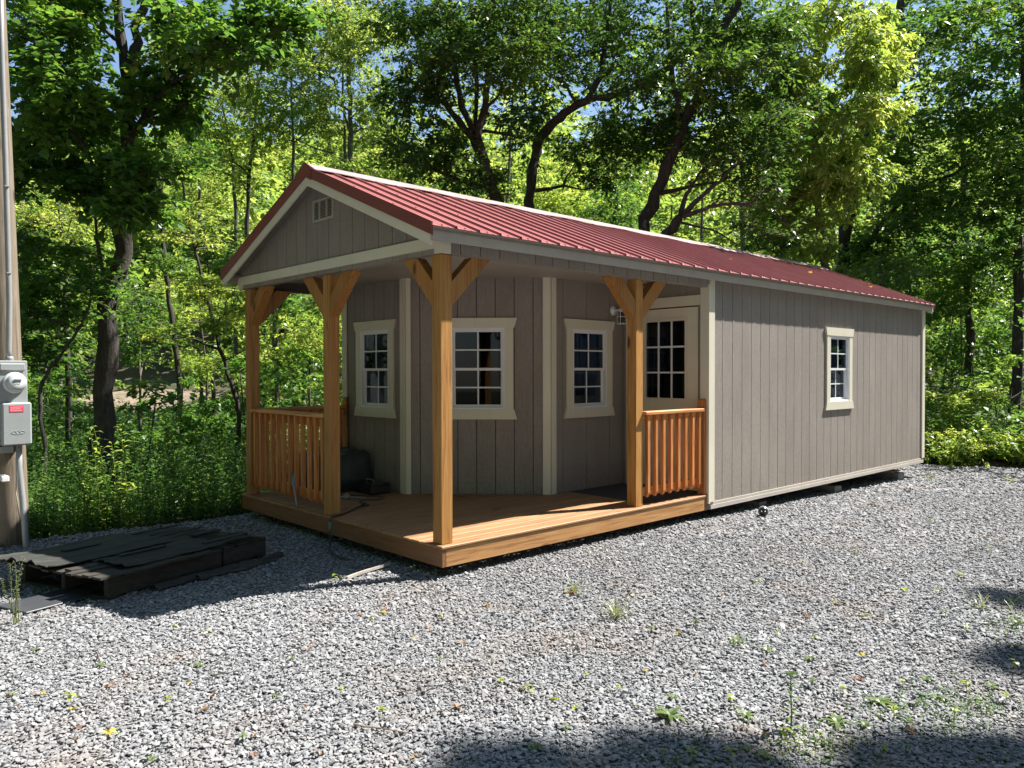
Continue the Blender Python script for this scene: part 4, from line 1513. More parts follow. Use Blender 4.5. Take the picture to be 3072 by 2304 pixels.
pl = pallet(.02, .05, 1.02, 1.0, .005, 'dark old pallet nearest the camera with long weathered planks on top')
pallet(.03, 1.08, 1.0, .46, .005, 'short dark pallet at the porch end of the stack')
g = random.Random(12)
a = -.05
k = 0
while a < 1.10:
    w_ = g.uniform(.075, .125)
    b0_, b1_ = g.uniform(-.09, -.03), g.uniform(1.38, 1.60)
    if g.random() < .3:
        b1_ = g.uniform(.9, 1.2)
    z_p = .186 + g.uniform(0, .014)
    vs = []
    nb = 12
    for j in range(nb + 1):
        b = b0_ + (b1_ - b0_) * j / nb
        zz = z_p + .004 * math.sin(j * 1.1 + k) + (.012 * max(0, 1 - j / 2.5)) * (k % 3 == 1)
        e_ = g.uniform(-.004, .004)
        vs += [fp(a + .002 + e_, b, zz), fp(a + w_ - .004 + e_, b, zz + g.uniform(-.003, .003)), fp(a + w_ - .004 + e_, b, zz - .016), fp(a + .002 + e_, b, zz - .016)]
    fs = [(0, 1, 2, 3), tuple(4 * nb + q for q in (3, 2, 1, 0))]
    for j in range(nb):
        for q in range(4):
            fs.append((4 * j + q, 4 * j + 4 + q, 4 * j + 4 + (q + 1) % 4, 4 * j + (q + 1) % 4))
    MB().add(vs, fs).build('plank', mt_pal, pl)
    a += w_
    k += 1


def warped(name, a0, a1, b0, b1, z, seed, label, curl=.02, tilt=0.0, mat=None):
    g = random.Random(seed)
    na, nb = 26, 22
    ph = [g.uniform(0, 6) for _ in range(4)]
    vs = []
    for i in range(na + 1):
        for j in range(nb + 1):
            a = a0 + (a1 - a0) * i / na
            b = b0 + (b1 - b0) * j / nb
            end = max(0, 1 - j / 4)
            zz = z + .006 * math.sin(a * 9 + ph[0]) + (curl * end + .006) * max(0, math.sin(a * 26 + ph[1] + .3 * math.sin(b * 3))) ** 2 + .004 * math.sin(b * 8 + ph[2]) + tilt * a
            jag = g.uniform(-.012, .012) if (j in (0, nb) or i in (0, na)) else 0
            vs.append(fp(a + jag, b + jag, zz))
    fs = []
    for i in range(na):
        for j in range(nb):
            A = i * (nb + 1) + j
            fs.append((A, A + nb + 1, A + nb + 2, A + 1))
    o = MB().add(vs, fs).build(name, mat or mt_sheet)
    md = o.modifiers.new('thick', 'SOLIDIFY')
    md.thickness = .007
    md.offset = -1
    return tag(o, label, 'roofing sheet')


warped('roofing_sheet', .45, 1.12, -.10, .95, .214, 3, 'wavy edged dark sheet lying on the pallet planks on the pole side', .022)
warped('roofing_sheet', .02, .42, .20, 1.10, .209, 2, 'narrow curled dark sheet on the planks at the gravel side', .012)
for k, (a, b, ln_, w_) in enumerate(((.30, .35, .40, .05), (.82, .25, .30, .06), (.40, 1.10, .28, .08), (.10, .95, .4, .04), (.65, 1.2, .2, .05), (.9, .9, .45, .04))):
    o = pbox(a, a + w_, b, b + ln_, .222 + .004 * (k % 3), .232 + .004 * (k % 3), .002).build('loose_batten', mt_pal)
    tag(o, ('dark batten lying nearest the gravel corner of the sheets', 'short wide dark batten near the pole side sheet edge', 'wide dark batten on the sheets towards the porch',
            'long thin dark batten along the gravel side of the sheets', 'short dark batten near the back edge of the sheets', 'narrow dark batten in the middle of the pole side sheet')[k], 'batten', 'battens on the roofing sheets')
o = pbox(.18, .52, -.42, .12, .012, .024, .003).build('flat_panel', flat_mat('dark flat panel', (0.05, 0.052, 0.058), 0.45))
tag(o, 'thin dark flat panel poking out on the gravel below the pallet end', 'panel')
for k, (b0, ln_, a_) in enumerate(((.35, .8, -.075), (.70, .75, -.13), (1.15, .45, -.10))):
    mb = MB()
    g = random.Random(k + 40)
    prof_ = [(-.05, .004), (-.03, .03), (0, .042), (.03, .026), (.055, .002)]
    n_ = 8
    vs = []
    for j in range(n_ + 1):
        b = b0 + ln_ * j / n_
        for (x, z) in prof_:
            vs.append(fp(a_ + x * g.uniform(.8, 1.2) + .03 * math.sin(j * .7 + k), b, z * g.uniform(.7, 1.2) + .012))
    fs = [(j * 5 + i, (j + 1) * 5 + i, (j + 1) * 5 + i + 1, j * 5 + i + 1) for j in range(n_) for i in range(4)]
    o = mb.add(vs, fs).build('bark_slab', mt_pal)
    md = o.modifiers.new('thick', 'SOLIDIFY')
    md.thickness = .012
    tag(o, ('long dark slab of split bark against the pallet side', 'dark split slab lying outermost beside the pallets', 'short dark slab at the porch end of the pallets')[k], 'bark slab')

# ------------------------------------------------------------------ vegetation
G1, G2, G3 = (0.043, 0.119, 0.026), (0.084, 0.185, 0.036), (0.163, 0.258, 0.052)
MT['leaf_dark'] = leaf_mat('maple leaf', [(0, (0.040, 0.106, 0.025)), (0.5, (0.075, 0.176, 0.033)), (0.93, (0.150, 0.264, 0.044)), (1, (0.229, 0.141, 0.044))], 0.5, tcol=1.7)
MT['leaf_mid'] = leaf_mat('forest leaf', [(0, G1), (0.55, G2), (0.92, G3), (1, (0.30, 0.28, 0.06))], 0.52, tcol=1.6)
MT['leaf_lit'] = leaf_mat('sunlit leaf', [(0, (0.12, 0.23, 0.045)), (0.5, (0.24, 0.35, 0.075)), (1, (0.42, 0.49, 0.15))], 0.52, tcol=1.6)  # lighter leaf for sunlit plants, sunlight put into the colour
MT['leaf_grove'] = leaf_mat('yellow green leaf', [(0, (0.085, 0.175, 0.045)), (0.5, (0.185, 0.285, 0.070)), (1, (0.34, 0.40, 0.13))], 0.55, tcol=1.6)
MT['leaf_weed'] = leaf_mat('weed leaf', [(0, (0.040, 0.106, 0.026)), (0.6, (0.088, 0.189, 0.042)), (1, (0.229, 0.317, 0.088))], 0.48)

MT['leaf_shaded'] = leaf_mat('shaded forest leaf', [(0, (0.034, 0.092, 0.022)), (0.55, (0.068, 0.155, 0.032)), (0.92, (0.15, 0.25, 0.050)), (1, (0.26, 0.24, 0.05))], 0.45, tcol=1.5)  # darker forest leaf for the central crowns, their shade put into the colour

def bark_mat(name, c1, c2, light):
    m, nt, b = new_mat(name)
    v = noise(nt, coords(nt, (1, 1, 0.18)), 26, 5, 0.7, 0.8)
    p = noise(nt, coords(nt, (1, 1, 0.6)), 7, 4, 0.7)
    c = ramp(nt, v, [(0.32, c1), (0.62, c2)])
    c = mixcol(nt, ramp(nt, p, [(0.62, (0, 0, 0)), (0.70, (1, 1, 1))]), c, light)
    nt.links.new(c, b.inputs['Base Color'])
    b.inputs['Roughness'].default_value = 0.95
    bump(nt, b, v, 0.9, 0.03)
    return m


MT['bark'] = bark_mat('dark furrowed bark', (0.022, 0.018, 0.015), (0.085, 0.070, 0.058), (0.20, 0.20, 0.17))
MT['bark2'] = bark_mat('grey bark', (0.06, 0.052, 0.042), (0.15, 0.135, 0.11), (0.24, 0.23, 0.19))


def leaf_arrays(C, R, ntw, nl, size, rng, flat=0.5, droop=0.35, asp=0.5, spread=1.0):
    """leaves on twigs that radiate from cluster centres C (n,3) with radius R (n,)"""
    n = len(C)
    T = n * ntw
    dirs = rng.normal(0, 1, (T, 3))
    dirs[:, 2] = dirs[:, 2] * flat + 0.08
    dirs /= np.linalg.norm(dirs, axis=1)[:, None]
    Ct, Rt = np.repeat(C, ntw, 0), np.repeat(R, ntw)
    start = Ct + dirs * (Rt * rng.uniform(0, .35, T))[:, None] + rng.normal(0, .12, (T, 3)) * Rt[:, None]
    ln = Rt * rng.uniform(.55, 1.05, T) * spread
    K = T * nl
    t = rng.uniform(0.05, 1, K)
    d = np.repeat(dirs, nl, 0)
    s = np.repeat(start, nl, 0)
    l = np.repeat(ln, nl)
    p = s + d * (l * t)[:, None]
    p[:, 2] -= droop * 0.35 * l * t * t
    side = np.cross(d, (0, 0, 1.0))
    side /= (np.linalg.norm(side, axis=1) + 1e-6)[:, None]
    sg = np.where(rng.random(K) < .5, -1.0, 1.0)
    ax = d * rng.uniform(.2, .9, K)[:, None] + side * (sg * rng.uniform(.3, 1.0, K))[:, None] + rng.normal(0, .25, (K, 3))
    ax[:, 2] -= droop * rng.uniform(.2, 1.4, K)
    ax /= np.linalg.norm(ax, axis=1)[:, None]
    up = rng.normal(0, .42, (K, 3)) + np.array([0, 0, 1.0])
    w = np.cross(ax, up)
    w /= (np.linalg.norm(w, axis=1) + 1e-6)[:, None]
    nn = np.cross(w, ax)
    L_ = size * rng.uniform(.45, 1.35, K)
    W_ = L_ * asp * rng.uniform(.8, 1.15, K)
    a = p + rng.normal(0, size * .25, (K, 3))
    tip = a + ax * L_[:, None]
    mid = a + ax * (L_ * .42)[:, None] + nn * (L_ * .09)[:, None]
    V = np.stack([a, mid - w * (W_ / 2)[:, None], tip, mid + w * (W_ / 2)[:, None]], 1).reshape(-1, 3)
    base = rng.random(len(C))
    rnd = np.clip(np.repeat(np.repeat(base, ntw), nl) * 0.55 + rng.random(K) * 0.45, 0, 1)
    return V, rnd, (start, dirs, ln)


def quads(n):
    return np.arange(4 * n, dtype=np.int32).reshape(-1, 4)


def bez(p, q, sag, n, rng):
    """a gently crooked limb path"""
    p, q = np.array(p), np.array(q)
    m_ = (p + q) / 2 + rng.normal(0, .08, 3) * np.linalg.norm(q - p) + np.array([0, 0, sag])
    out = []
    for i in range(n + 1):
        t = i / n
        out.append((1 - t) ** 2 * p + 2 * t * (1 - t) * m_ + t * t * q + (rng.normal(0, .02, 3) if 0 < i < n else 0))
    return out


def tree(name, label, limbs, clusters, leaf, mat, bark='bark', ntw=10, nl=14, seed=0, twigs=True, group=None, flat=0.5, droop=0.35, asp=0.5, sides=9, connect=True, conn_r=.028):
    """limbs: [(points, r0, r1)] world points; clusters (n,4): x y z R"""
    rng = np.random.default_rng(seed + 500)
    base = limbs[0][0][0]
    t = thing(name, label, 'tree' if 'tree' in name or 'maple' in name else 'sapling', (0, 0, 0), group)
    tk = MB()
    nodes, rads = [], []
    for (pts, r0, r1) in limbs:
        pts = [np.array(p, float) for p in pts]
        fine = []
        for i in range(len(pts) - 1):
            for k in range(3):
                fine.append(pts[i] + (pts[i + 1] - pts[i]) * k / 3 + (rng.normal(0, r0 * .18, 3) if (i or k) else 0))
        fine.append(pts[-1])
        rr = [(r0 + (r1 - r0) * i / (len(fine) - 1)) * .82 * (1 + .12 * math.sin(i * 2.1 + seed)) for i in range(len(fine))]
        tk.tube(fine, rr, sides)
        for p, r in zip(fine, rr):
            nodes.append(p)
            rads.append(r)
    tk.build('trunk', MT[bark], t, True)
    if len(clusters):
        nodes = np.array(nodes)
        C = clusters[:, :3]
        R = clusters[:, 3]
        if connect:
            br = MB()
            order = np.argsort(np.linalg.norm(C - nodes[0], axis=1))
            nd, rd = list(nodes), list(rads)
            for i in order:
                P = np.array(nd)
                dd = np.linalg.norm(P - C[i], axis=1) + np.maximum(0, P[:, 2] - C[i, 2] + .1) * 2.5
                j = int(np.argmin(dd))
                path = bez(P[j], C[i], .10 * np.linalg.norm(C[i] - P[j]), 4, rng)
                r0 = min(rd[j] * .75, conn_r + .006 * np.linalg.norm(C[i] - P[j]) * 2)
                br.tube(path, [r0 + (.007 - r0) * k / 4 for k in range(5)], 5, False)
                for k in (2, 3, 4):
                    nd.append(path[k])
                    rd.append(r0 + (.007 - r0) * k / 4)
            tag(br.build('branch', MT[bark], t, True), kind='stuff')
        V, rnd, tw = leaf_arrays(C, R, int(ntw * 1.35), int(nl * 1.25), leaf * .80, rng, flat, droop, asp)
        fast_mesh('crown', V, quads(len(rnd)), MT[mat], t, rnd)
        if twigs:
            s, d, l = tw
            e = s + d * l[:, None]
            e[:, 2] -= droop * .35 * l
            a = np.cross(d, (0.3, 0.2, 1.0))
            a /= np.linalg.norm(a, axis=1)[:, None]
            b = np.cross(d, a)
            r_ = 0.005
            V2 = np.stack([s + a * r_, s - a * r_ * .5 + b * r_ * .87, s - a * r_ * .5 - b * r_ * .87, e + a * .002, e - a * .001 + b * .0017, e - a * .001 - b * .0017], 1).reshape(-1, 3)
            n_ = len(s)
            o6 = np.arange(n_)[:, None] * 6
            F2 = np.concatenate([o6 + np.array([[0, 1, 4, 3]]), o6 + np.array([[1, 2, 5, 4]]), o6 + np.array([[2, 0, 3, 5]])])
            tag(fast_mesh('twigs', V2, F2, MT[bark], t), kind='stuff')
    return t


def px(pts, d):
    return [at(u, v, d if not hasattr(d, '__len__') else d[i]) for i, (u, v) in enumerate(pts)]


def blob(items, seed):
    """items: (u, v, half width px, half height px, depth, half depth, count, R) -> clusters spread through those volumes"""
    rng = np.random.default_rng(seed)
    out = []
    for (u, v, ru, rv, d, dd, n, R) in items:
        for _ in range(n):
            while True:
                a, b = rng.uniform(-1, 1, 2)
                if a * a + b * b < 1:
                    break
            k = d + rng.uniform(-dd, dd)
            p = at(u + a * ru, v + b * rv, k)
            out.append((*p, R * rng.uniform(.7, 1.2)))
    return np.array(out)


def grounded(p, drop=.3):
    q = np.array(p, float).copy()
    q[2] = float(height(q[0], q[1])) - drop
    return q


def trunk_px(pts, d, lean=0.0):
    w = px(pts, d)
    g = grounded(w[0])
    g[0] += lean
    return [g] + w


# 1. the big forked maple on the left
limbs = [(trunk_px([(300, 1330), (318, 1100), (345, 880), (372, 700), (384, 560), (388, 400), (385, 235)], 10.6), .185, .115),
         (px([(385, 240), (368, 120), (352, 0), (345, -200), (350, -420)], 10.6), .095, .05),
         (px([(387, 240), (405, 150), (418, 60), (450, -40), (520, -150), (640, -300)], 10.5), .085, .045),
         (px([(375, 690), (340, 600), (300, 540), (255, 440), (200, 380)], [10.6, 10.3, 10.0, 9.8, 9.7]), .05, .02),
         (px([(318, 860), (296, 760), (285, 640)], [10.6, 10.5, 10.4]), .045, .02),
         (px([(388, 420), (440, 330), (520, 250), (640, 170), (760, 120)], [10.6, 10.3, 10.0, 9.8, 9.6]), .05, .018)]
cl = blob([(150, 120, 150, 150, 10.2, 1.4, 26, .55), (190, 330, 130, 130, 10.4, 1.2, 22, .50), (520, 300, 110, 100, 10.9, 1.0, 13, .42), (350, 420, 90, 60, 12.0, .6, 6, .4), (640, 110, 200, 75, 9.7, 1.2, 20, .45),
           (330, 545, 190, 65, 10.0, .9, 15, .38), (400, 620, 90, 35, 9.4, .5, 6, .28), (120, 480, 110, 90, 10.6, 1.2, 8, .45), (560, -190, 420, 150, 10.4, 2.0, 15, .5), (100, -170, 260, 140, 10.6, 2.0, 8, .5),
           (350, -450, 450, 150, 10.6, 2.0, 6, .6), (800, 60, 100, 60, 9.8, .8, 7, .38)], 1)
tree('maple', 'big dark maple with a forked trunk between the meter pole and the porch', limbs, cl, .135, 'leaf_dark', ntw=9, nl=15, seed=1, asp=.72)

# 2. the fan shaped dark tree behind the front of the roof
limbs = [(trunk_px([(1500, 700), (1487, 607), (1460, 522), (1427, 420)], 13.2), .15, .12),
         (px([(1427, 425), (1377, 363), (1333, 308), (1290, 285), (1220, 230)], 13.2), .085, .03),
         (px([(1420, 400), (1387, 318), (1362, 209), (1347, 0), (1340, -250)], 13.3), .075, .04),
         (px([(1432, 415), (1447, 348), (1467, 239), (1477, 75), (1482, -20), (1490, -280)], 13.1), .08, .045),
         (px([(1450, 560), (1347, 527), (1248, 492), (1218, 472)], [13.2, 12.9, 12.6, 12.5]), .045, .015),
         (px([(1425, 400), (1430, 260), (1420, 120), (1410, 0)], 13.5), .05, .03)]
cl = blob([(1290, 130, 120, 160, 13.2, 1.5, 24, .55), (1450, 120, 150, 170, 13.4, 1.6, 30, .6), (1260, 300, 90, 60, 13, 1.0, 9, .45), (1280, 440, 110, 70, 12.6, .9, 13, .45), (1560, 90, 110, 130, 13, 1.4, 16, .55),
           (1440, 560, 90, 60, 13.6, .8, 7, .45), (1400, -180, 330, 110, 13.4, 2.0, 22, .7), (1400, -420, 330, 110, 13.4, 2.0, 10, .8), (1180, 60, 60, 50, 13, .7, 4, .4), (1540, 330, 90, 100, 14.4, 1, 10, .5)], 2)
tree('fan_tree', 'dark tree whose trunk fans into several upright limbs behind the porch roof', limbs, cl, .125, 'leaf_shaded', ntw=10, nl=13, seed=2, asp=.5)

# 3. long limb rising right
limbs = [(trunk_px([(1585, 700), (1590, 600), (1598, 500), (1611, 428)], 14.6), .12, .11),
         (px([(1611, 430), (1650, 375), (1696, 338), (1755, 303), (1845, 283), (1969, 224), (2060, 150), (2150, 20)], [14.6, 14.5, 14.4, 14.2, 14, 13.8, 13.7, 13.6]), .12, .04),
         (px([(1760, 300), (1800, 235), (1812, 150), (1830, 20), (1840, -150)], [14.2, 14.2, 14.3, 14.4, 14.4]), .07, .03)]
cl = blob([(1740, 130, 130, 150, 14.6, 1.5, 26, .6), (1900, 130, 120, 140, 14.2, 1.5, 20, .6), (1780, 400, 90, 60, 15, 1, 8, .5), (1960, 350, 110, 110, 14.6, 1.2, 14, .55), (1850, -200, 330, 120, 14.4, 2, 18, .75),
           (1840, 500, 90, 90, 15.4, .8, 12, .5), (1700, 470, 60, 50, 15.2, .6, 4, .4)], 3)
tree('leaning_tree', 'dark tree with one long bare limb rising to the right above the roof', limbs, cl, .125, 'leaf_shaded', ntw=10, nl=13, seed=3)

# 4. thick trunk leaning right
limbs = [(trunk_px([(1915, 760), (1930, 690), (1969, 584), (2017, 451), (2059, 361), (2101, 255), (2128, 202), (2165, 95), (2218, 0), (2290, -180)], 13.4), .15, .075),
         (px([(2040, 400), (2030, 300), (2010, 180), (2000, 60), (2005, -100)], 13.4), .06, .03),
         (px([(2110, 240), (2085, 130), (2075, 0), (2060, -150)], 13.5), .05, .03)]
cl = blob([(2120, 150, 150, 170, 13.6, 1.5, 32, .6), (2260, 280, 120, 160, 13.4, 1.3, 24, .55), (2230, 60, 150, 110, 13.6, 1.4, 20, .6), (2020, 330, 70, 120, 14.4, 1, 9, .5), (2180, -200, 330, 120, 13.6, 2, 15, .7), (2230, 470, 110, 90, 13.8, 1, 12, .5)], 4)
tree('thick_leaning_tree', 'thick dark trunk leaning right through the middle of the roof line', limbs, cl, .125, 'leaf_shaded', ntw=10, nl=13, seed=4)

# 5. low many-branched tree
limbs = [(trunk_px([(1990, 780), (2000, 700), (2040, 652)], 12.4), .10, .09),
         (px([(2040, 652), (2059, 584), (2085, 540), (2112, 504)], 12.4), .055, .02),
         (px([(2045, 648), (2101, 594), (2160, 545), (2197, 499), (2222, 480)], 12.3), .055, .018),
         (px([(2048, 650), (2112, 626), (2165, 612), (2266, 610)], 12.2), .045, .03),
         (px([(2030, 665), (2139, 690), (2218, 737)], 12.2), .025, .012)]
cl = blob([(2130, 470, 90, 60, 12.8, .8, 9, .45), (2270, 560, 90, 60, 12.8, .9, 9, .45), (2290, 680, 90, 45, 13.5, .9, 7, .4)], 5)
tree('low_forked_tree', 'low dark tree with bare forked branches right of the thick leaning trunk', limbs, cl, .11, 'leaf_shaded', ntw=8, nl=11, seed=5)

# 6. the sunlit leafy tree
limbs = [(trunk_px([(2480, 900), (2470, 760), (2450, 600), (2440, 400), (2450, 200), (2470, 0), (2480, -200)], 16.2), .12, .07)]
cl = blob([(2500, 60, 160, 80, 15.2, 1.3, 22, .42), (2640, 150, 90, 70, 14.8, .9, 14, .36), (2470, 240, 180, 60, 15.2, 1.3, 18, .40), (2560, 330, 120, 50, 14.9, 1.0, 12, .36), (2450, 430, 190, 60, 15.2, 1.2, 18, .40),
           (2600, 490, 100, 50, 14.7, .8, 11, .36), (2440, 550, 170, 50, 15.1, 1.1, 16, .40), (2400, 630, 120, 45, 15.3, .9, 10, .36), (2480, -120, 190, 90, 15.4, 1.2, 10, .5), (2440, 760, 50, 30, 15.0, .5, 4, .25),
           (2680, 330, 40, 40, 15.2, .6, 4, .3), (2330, 140, 90, 110, 15.6, 1.0, 9, .40), (2300, 330, 80, 90, 15.8, .9, 7, .38)], 6)
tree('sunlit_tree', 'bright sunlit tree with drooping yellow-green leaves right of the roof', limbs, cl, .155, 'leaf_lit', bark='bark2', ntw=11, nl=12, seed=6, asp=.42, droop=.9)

# 7. tall dark trunk behind it, limbs to the right
limbs = [(trunk_px([(2520, 850), (2540, 690), (2590, 424), (2627, 371), (2669, 265), (2696, 106), (2706, 0), (2715, -250)], 19.0), .19, .13),
         (px([(2580, 760), (2632, 690), (2722, 584), (2855, 520), (2950, 470)], 18.6), .08, .03),
         (px([(2690, 180), (2790, 90), (2900, 30), (3000, -40)], 18.6), .06, .03)]
cl = blob([(2820, 120, 160, 120, 18.5, 1.8, 26, .85), (2960, 300, 130, 150, 18.5, 1.8, 24, .85), (2780, 420, 140, 120, 18.5, 1.6, 20, .8), (2900, 600, 160, 110, 18.5, 1.6, 22, .8), (2700, 620, 120, 100, 18.8, 1.4, 14, .75),
           (2650, 760, 130, 80, 19, 1.4, 14, .7), (2850, -200, 260, 110, 18.8, 2.2, 10, .9)], 7)
tree('tall_dark_tree', 'tall dark trunk rising behind the sunlit tree with layered branches', limbs, cl, .17, 'leaf_mid', ntw=11, nl=14, seed=7, flat=.22)

# 8. right edge trees
limbs = [(trunk_px([(2905, 1150), (2905, 1000), (2900, 820), (2890, 640), (2880, 300)], 21.5), .16, .09)]
cl = blob([(2960, 820, 110, 100, 21, 1.6, 22, .8), (2800, 880, 110, 90, 21, 1.6, 18, .75), (2860, 720, 120, 60, 22, 1.6, 12, .8)], 8)
tree('straight_tree', 'straight dark trunk in the woods past the far cabin corner', limbs, cl, .17, 'leaf_mid', ntw=10, nl=13, seed=8, flat=.25)
limbs = [(trunk_px([(3045, 1200), (3052, 1000), (3060, 800), (3066, 500), (3075, 100)], 18.0), .17, .10)]
cl = blob([(3060, 90, 110, 120, 17, 1.4, 18, .7), (3080, 420, 100, 140, 17.5, 1.4, 18, .7), (3090, 700, 110, 120, 18, 1.4, 16, .7), (3180, 200, 120, 300, 17.6, 1.6, 20, .8)], 9)
tree('edge_tree', 'dark tree trunk at the right edge of the woods behind the bright bushes', limbs, cl, .16, 'leaf_mid', ntw=10, nl=13, seed=9, flat=.3)

# 9. slender trees on the left between maple and porch
limbs = [(trunk_px([(548, 1300), (545, 1255), (535, 1110), (521, 989), (506, 907), (497, 820), (487, 721), (477, 537), (472, 413), (462, 330)], 16.5), .085, .04),
         (px([(487, 640), (462, 527), (445, 450), (433, 413), (415, 340)], 16.4), .04, .02)]
cl = blob([(500, 470, 120, 60, 16.5, 1.2, 9, .5), (470, 330, 110, 60, 16.5, 1.2, 8, .5), (520, 800, 80, 40, 16.2, 1, 4, .4)], 10)
tree('slender_tree', 'slender dark tree just right of the big maple trunk', limbs, cl, .12, 'leaf_mid', ntw=9, nl=12, seed=10, flat=.3)
limbs = [(trunk_px([(716, 1260), (714, 1206), (680, 1119), (651, 1013), (622, 893), (600, 800), (579, 724), (560, 620), (545, 540)], 14.0), .06, .02),
         (px([(660, 1085), (700, 1070), (735, 1050)], [14, 13.8, 13.6]), .018, .01),
         (px([(640, 1000), (670, 940), (690, 860), (700, 780)], 14), .02, .01)]
cl = blob([(620, 870, 110, 45, 13.8, .9, 12, .36), (560, 1000, 110, 35, 13.8, .9, 7, .34), (700, 950, 70, 40, 13.6, .8, 7, .34), (590, 700, 100, 60, 14, 1, 8, .38)], 11)
tree('bent_sapling', 'thin bent sapling with flat sprays of leaves left of the front post', limbs, cl, .10, 'leaf_lit', bark='bark', ntw=9, nl=12, seed=11, flat=.15)
limbs = [(trunk_px([(137, 1400), (135, 1346), (122, 1250), (120, 1170), (150, 1105), (193, 1047), (225, 1000), (251, 960), (270, 900)], 9.6), .035, .018)]
cl = blob([(170, 900, 110, 80, 9.8, .9, 12, .38), (110, 1040, 80, 80, 10.2, .8, 9, .36), (240, 800, 80, 70, 10.4, .8, 7, .36), (90, 780, 60, 110, 10.6, .9, 9, .4)], 12)
tree('crooked_sapling', 'dark crooked sapling bending right beside the meter box', limbs, cl, .115, 'leaf_dark', ntw=8, nl=12, seed=12, flat=.3, asp=.65)

# 10. the light grove tree with grey trunk
limbs = [(trunk_px([(1062, 640), (1059, 522), (1049, 447), (1052, 298), (1044, 149), (1040, 20)], 24), .13, .06),
         (px([(1040, 540), (1034, 440), (1030, 300), (1028, 120)], 24.4), .06, .03),
         (px([(1052, 500), (1000, 460), (945, 445), (900, 425), (868, 400)], 23.6), .04, .015),
         (px([(1048, 330), (1000, 306), (950, 300), (920, 290), (880, 240)], 23.6), .04, .015),
         (px([(1050, 400), (1020, 300), (1000, 240), (930, 160)], 23.8), .045, .02)]
cl = blob([(1060, 120, 130, 100, 24, 2, 26, .85), (960, 130, 110, 90, 24, 2, 14, .8), (1140, 330, 70, 100, 24, 1.6, 12, .7), (960, 330, 90, 70, 23.8, 1.6, 9, .7), (1000, 30, 140, 60, 24, 2, 12, .85), (1080, 460, 70, 60, 24, 1.4, 7, .65)], 13)
tree('grey_grove_tree', 'tall grey-trunked tree with airy yellow-green leaves left of the roof ridge', limbs, cl, .17, 'leaf_grove', bark='bark2', ntw=11, nl=12, seed=13)

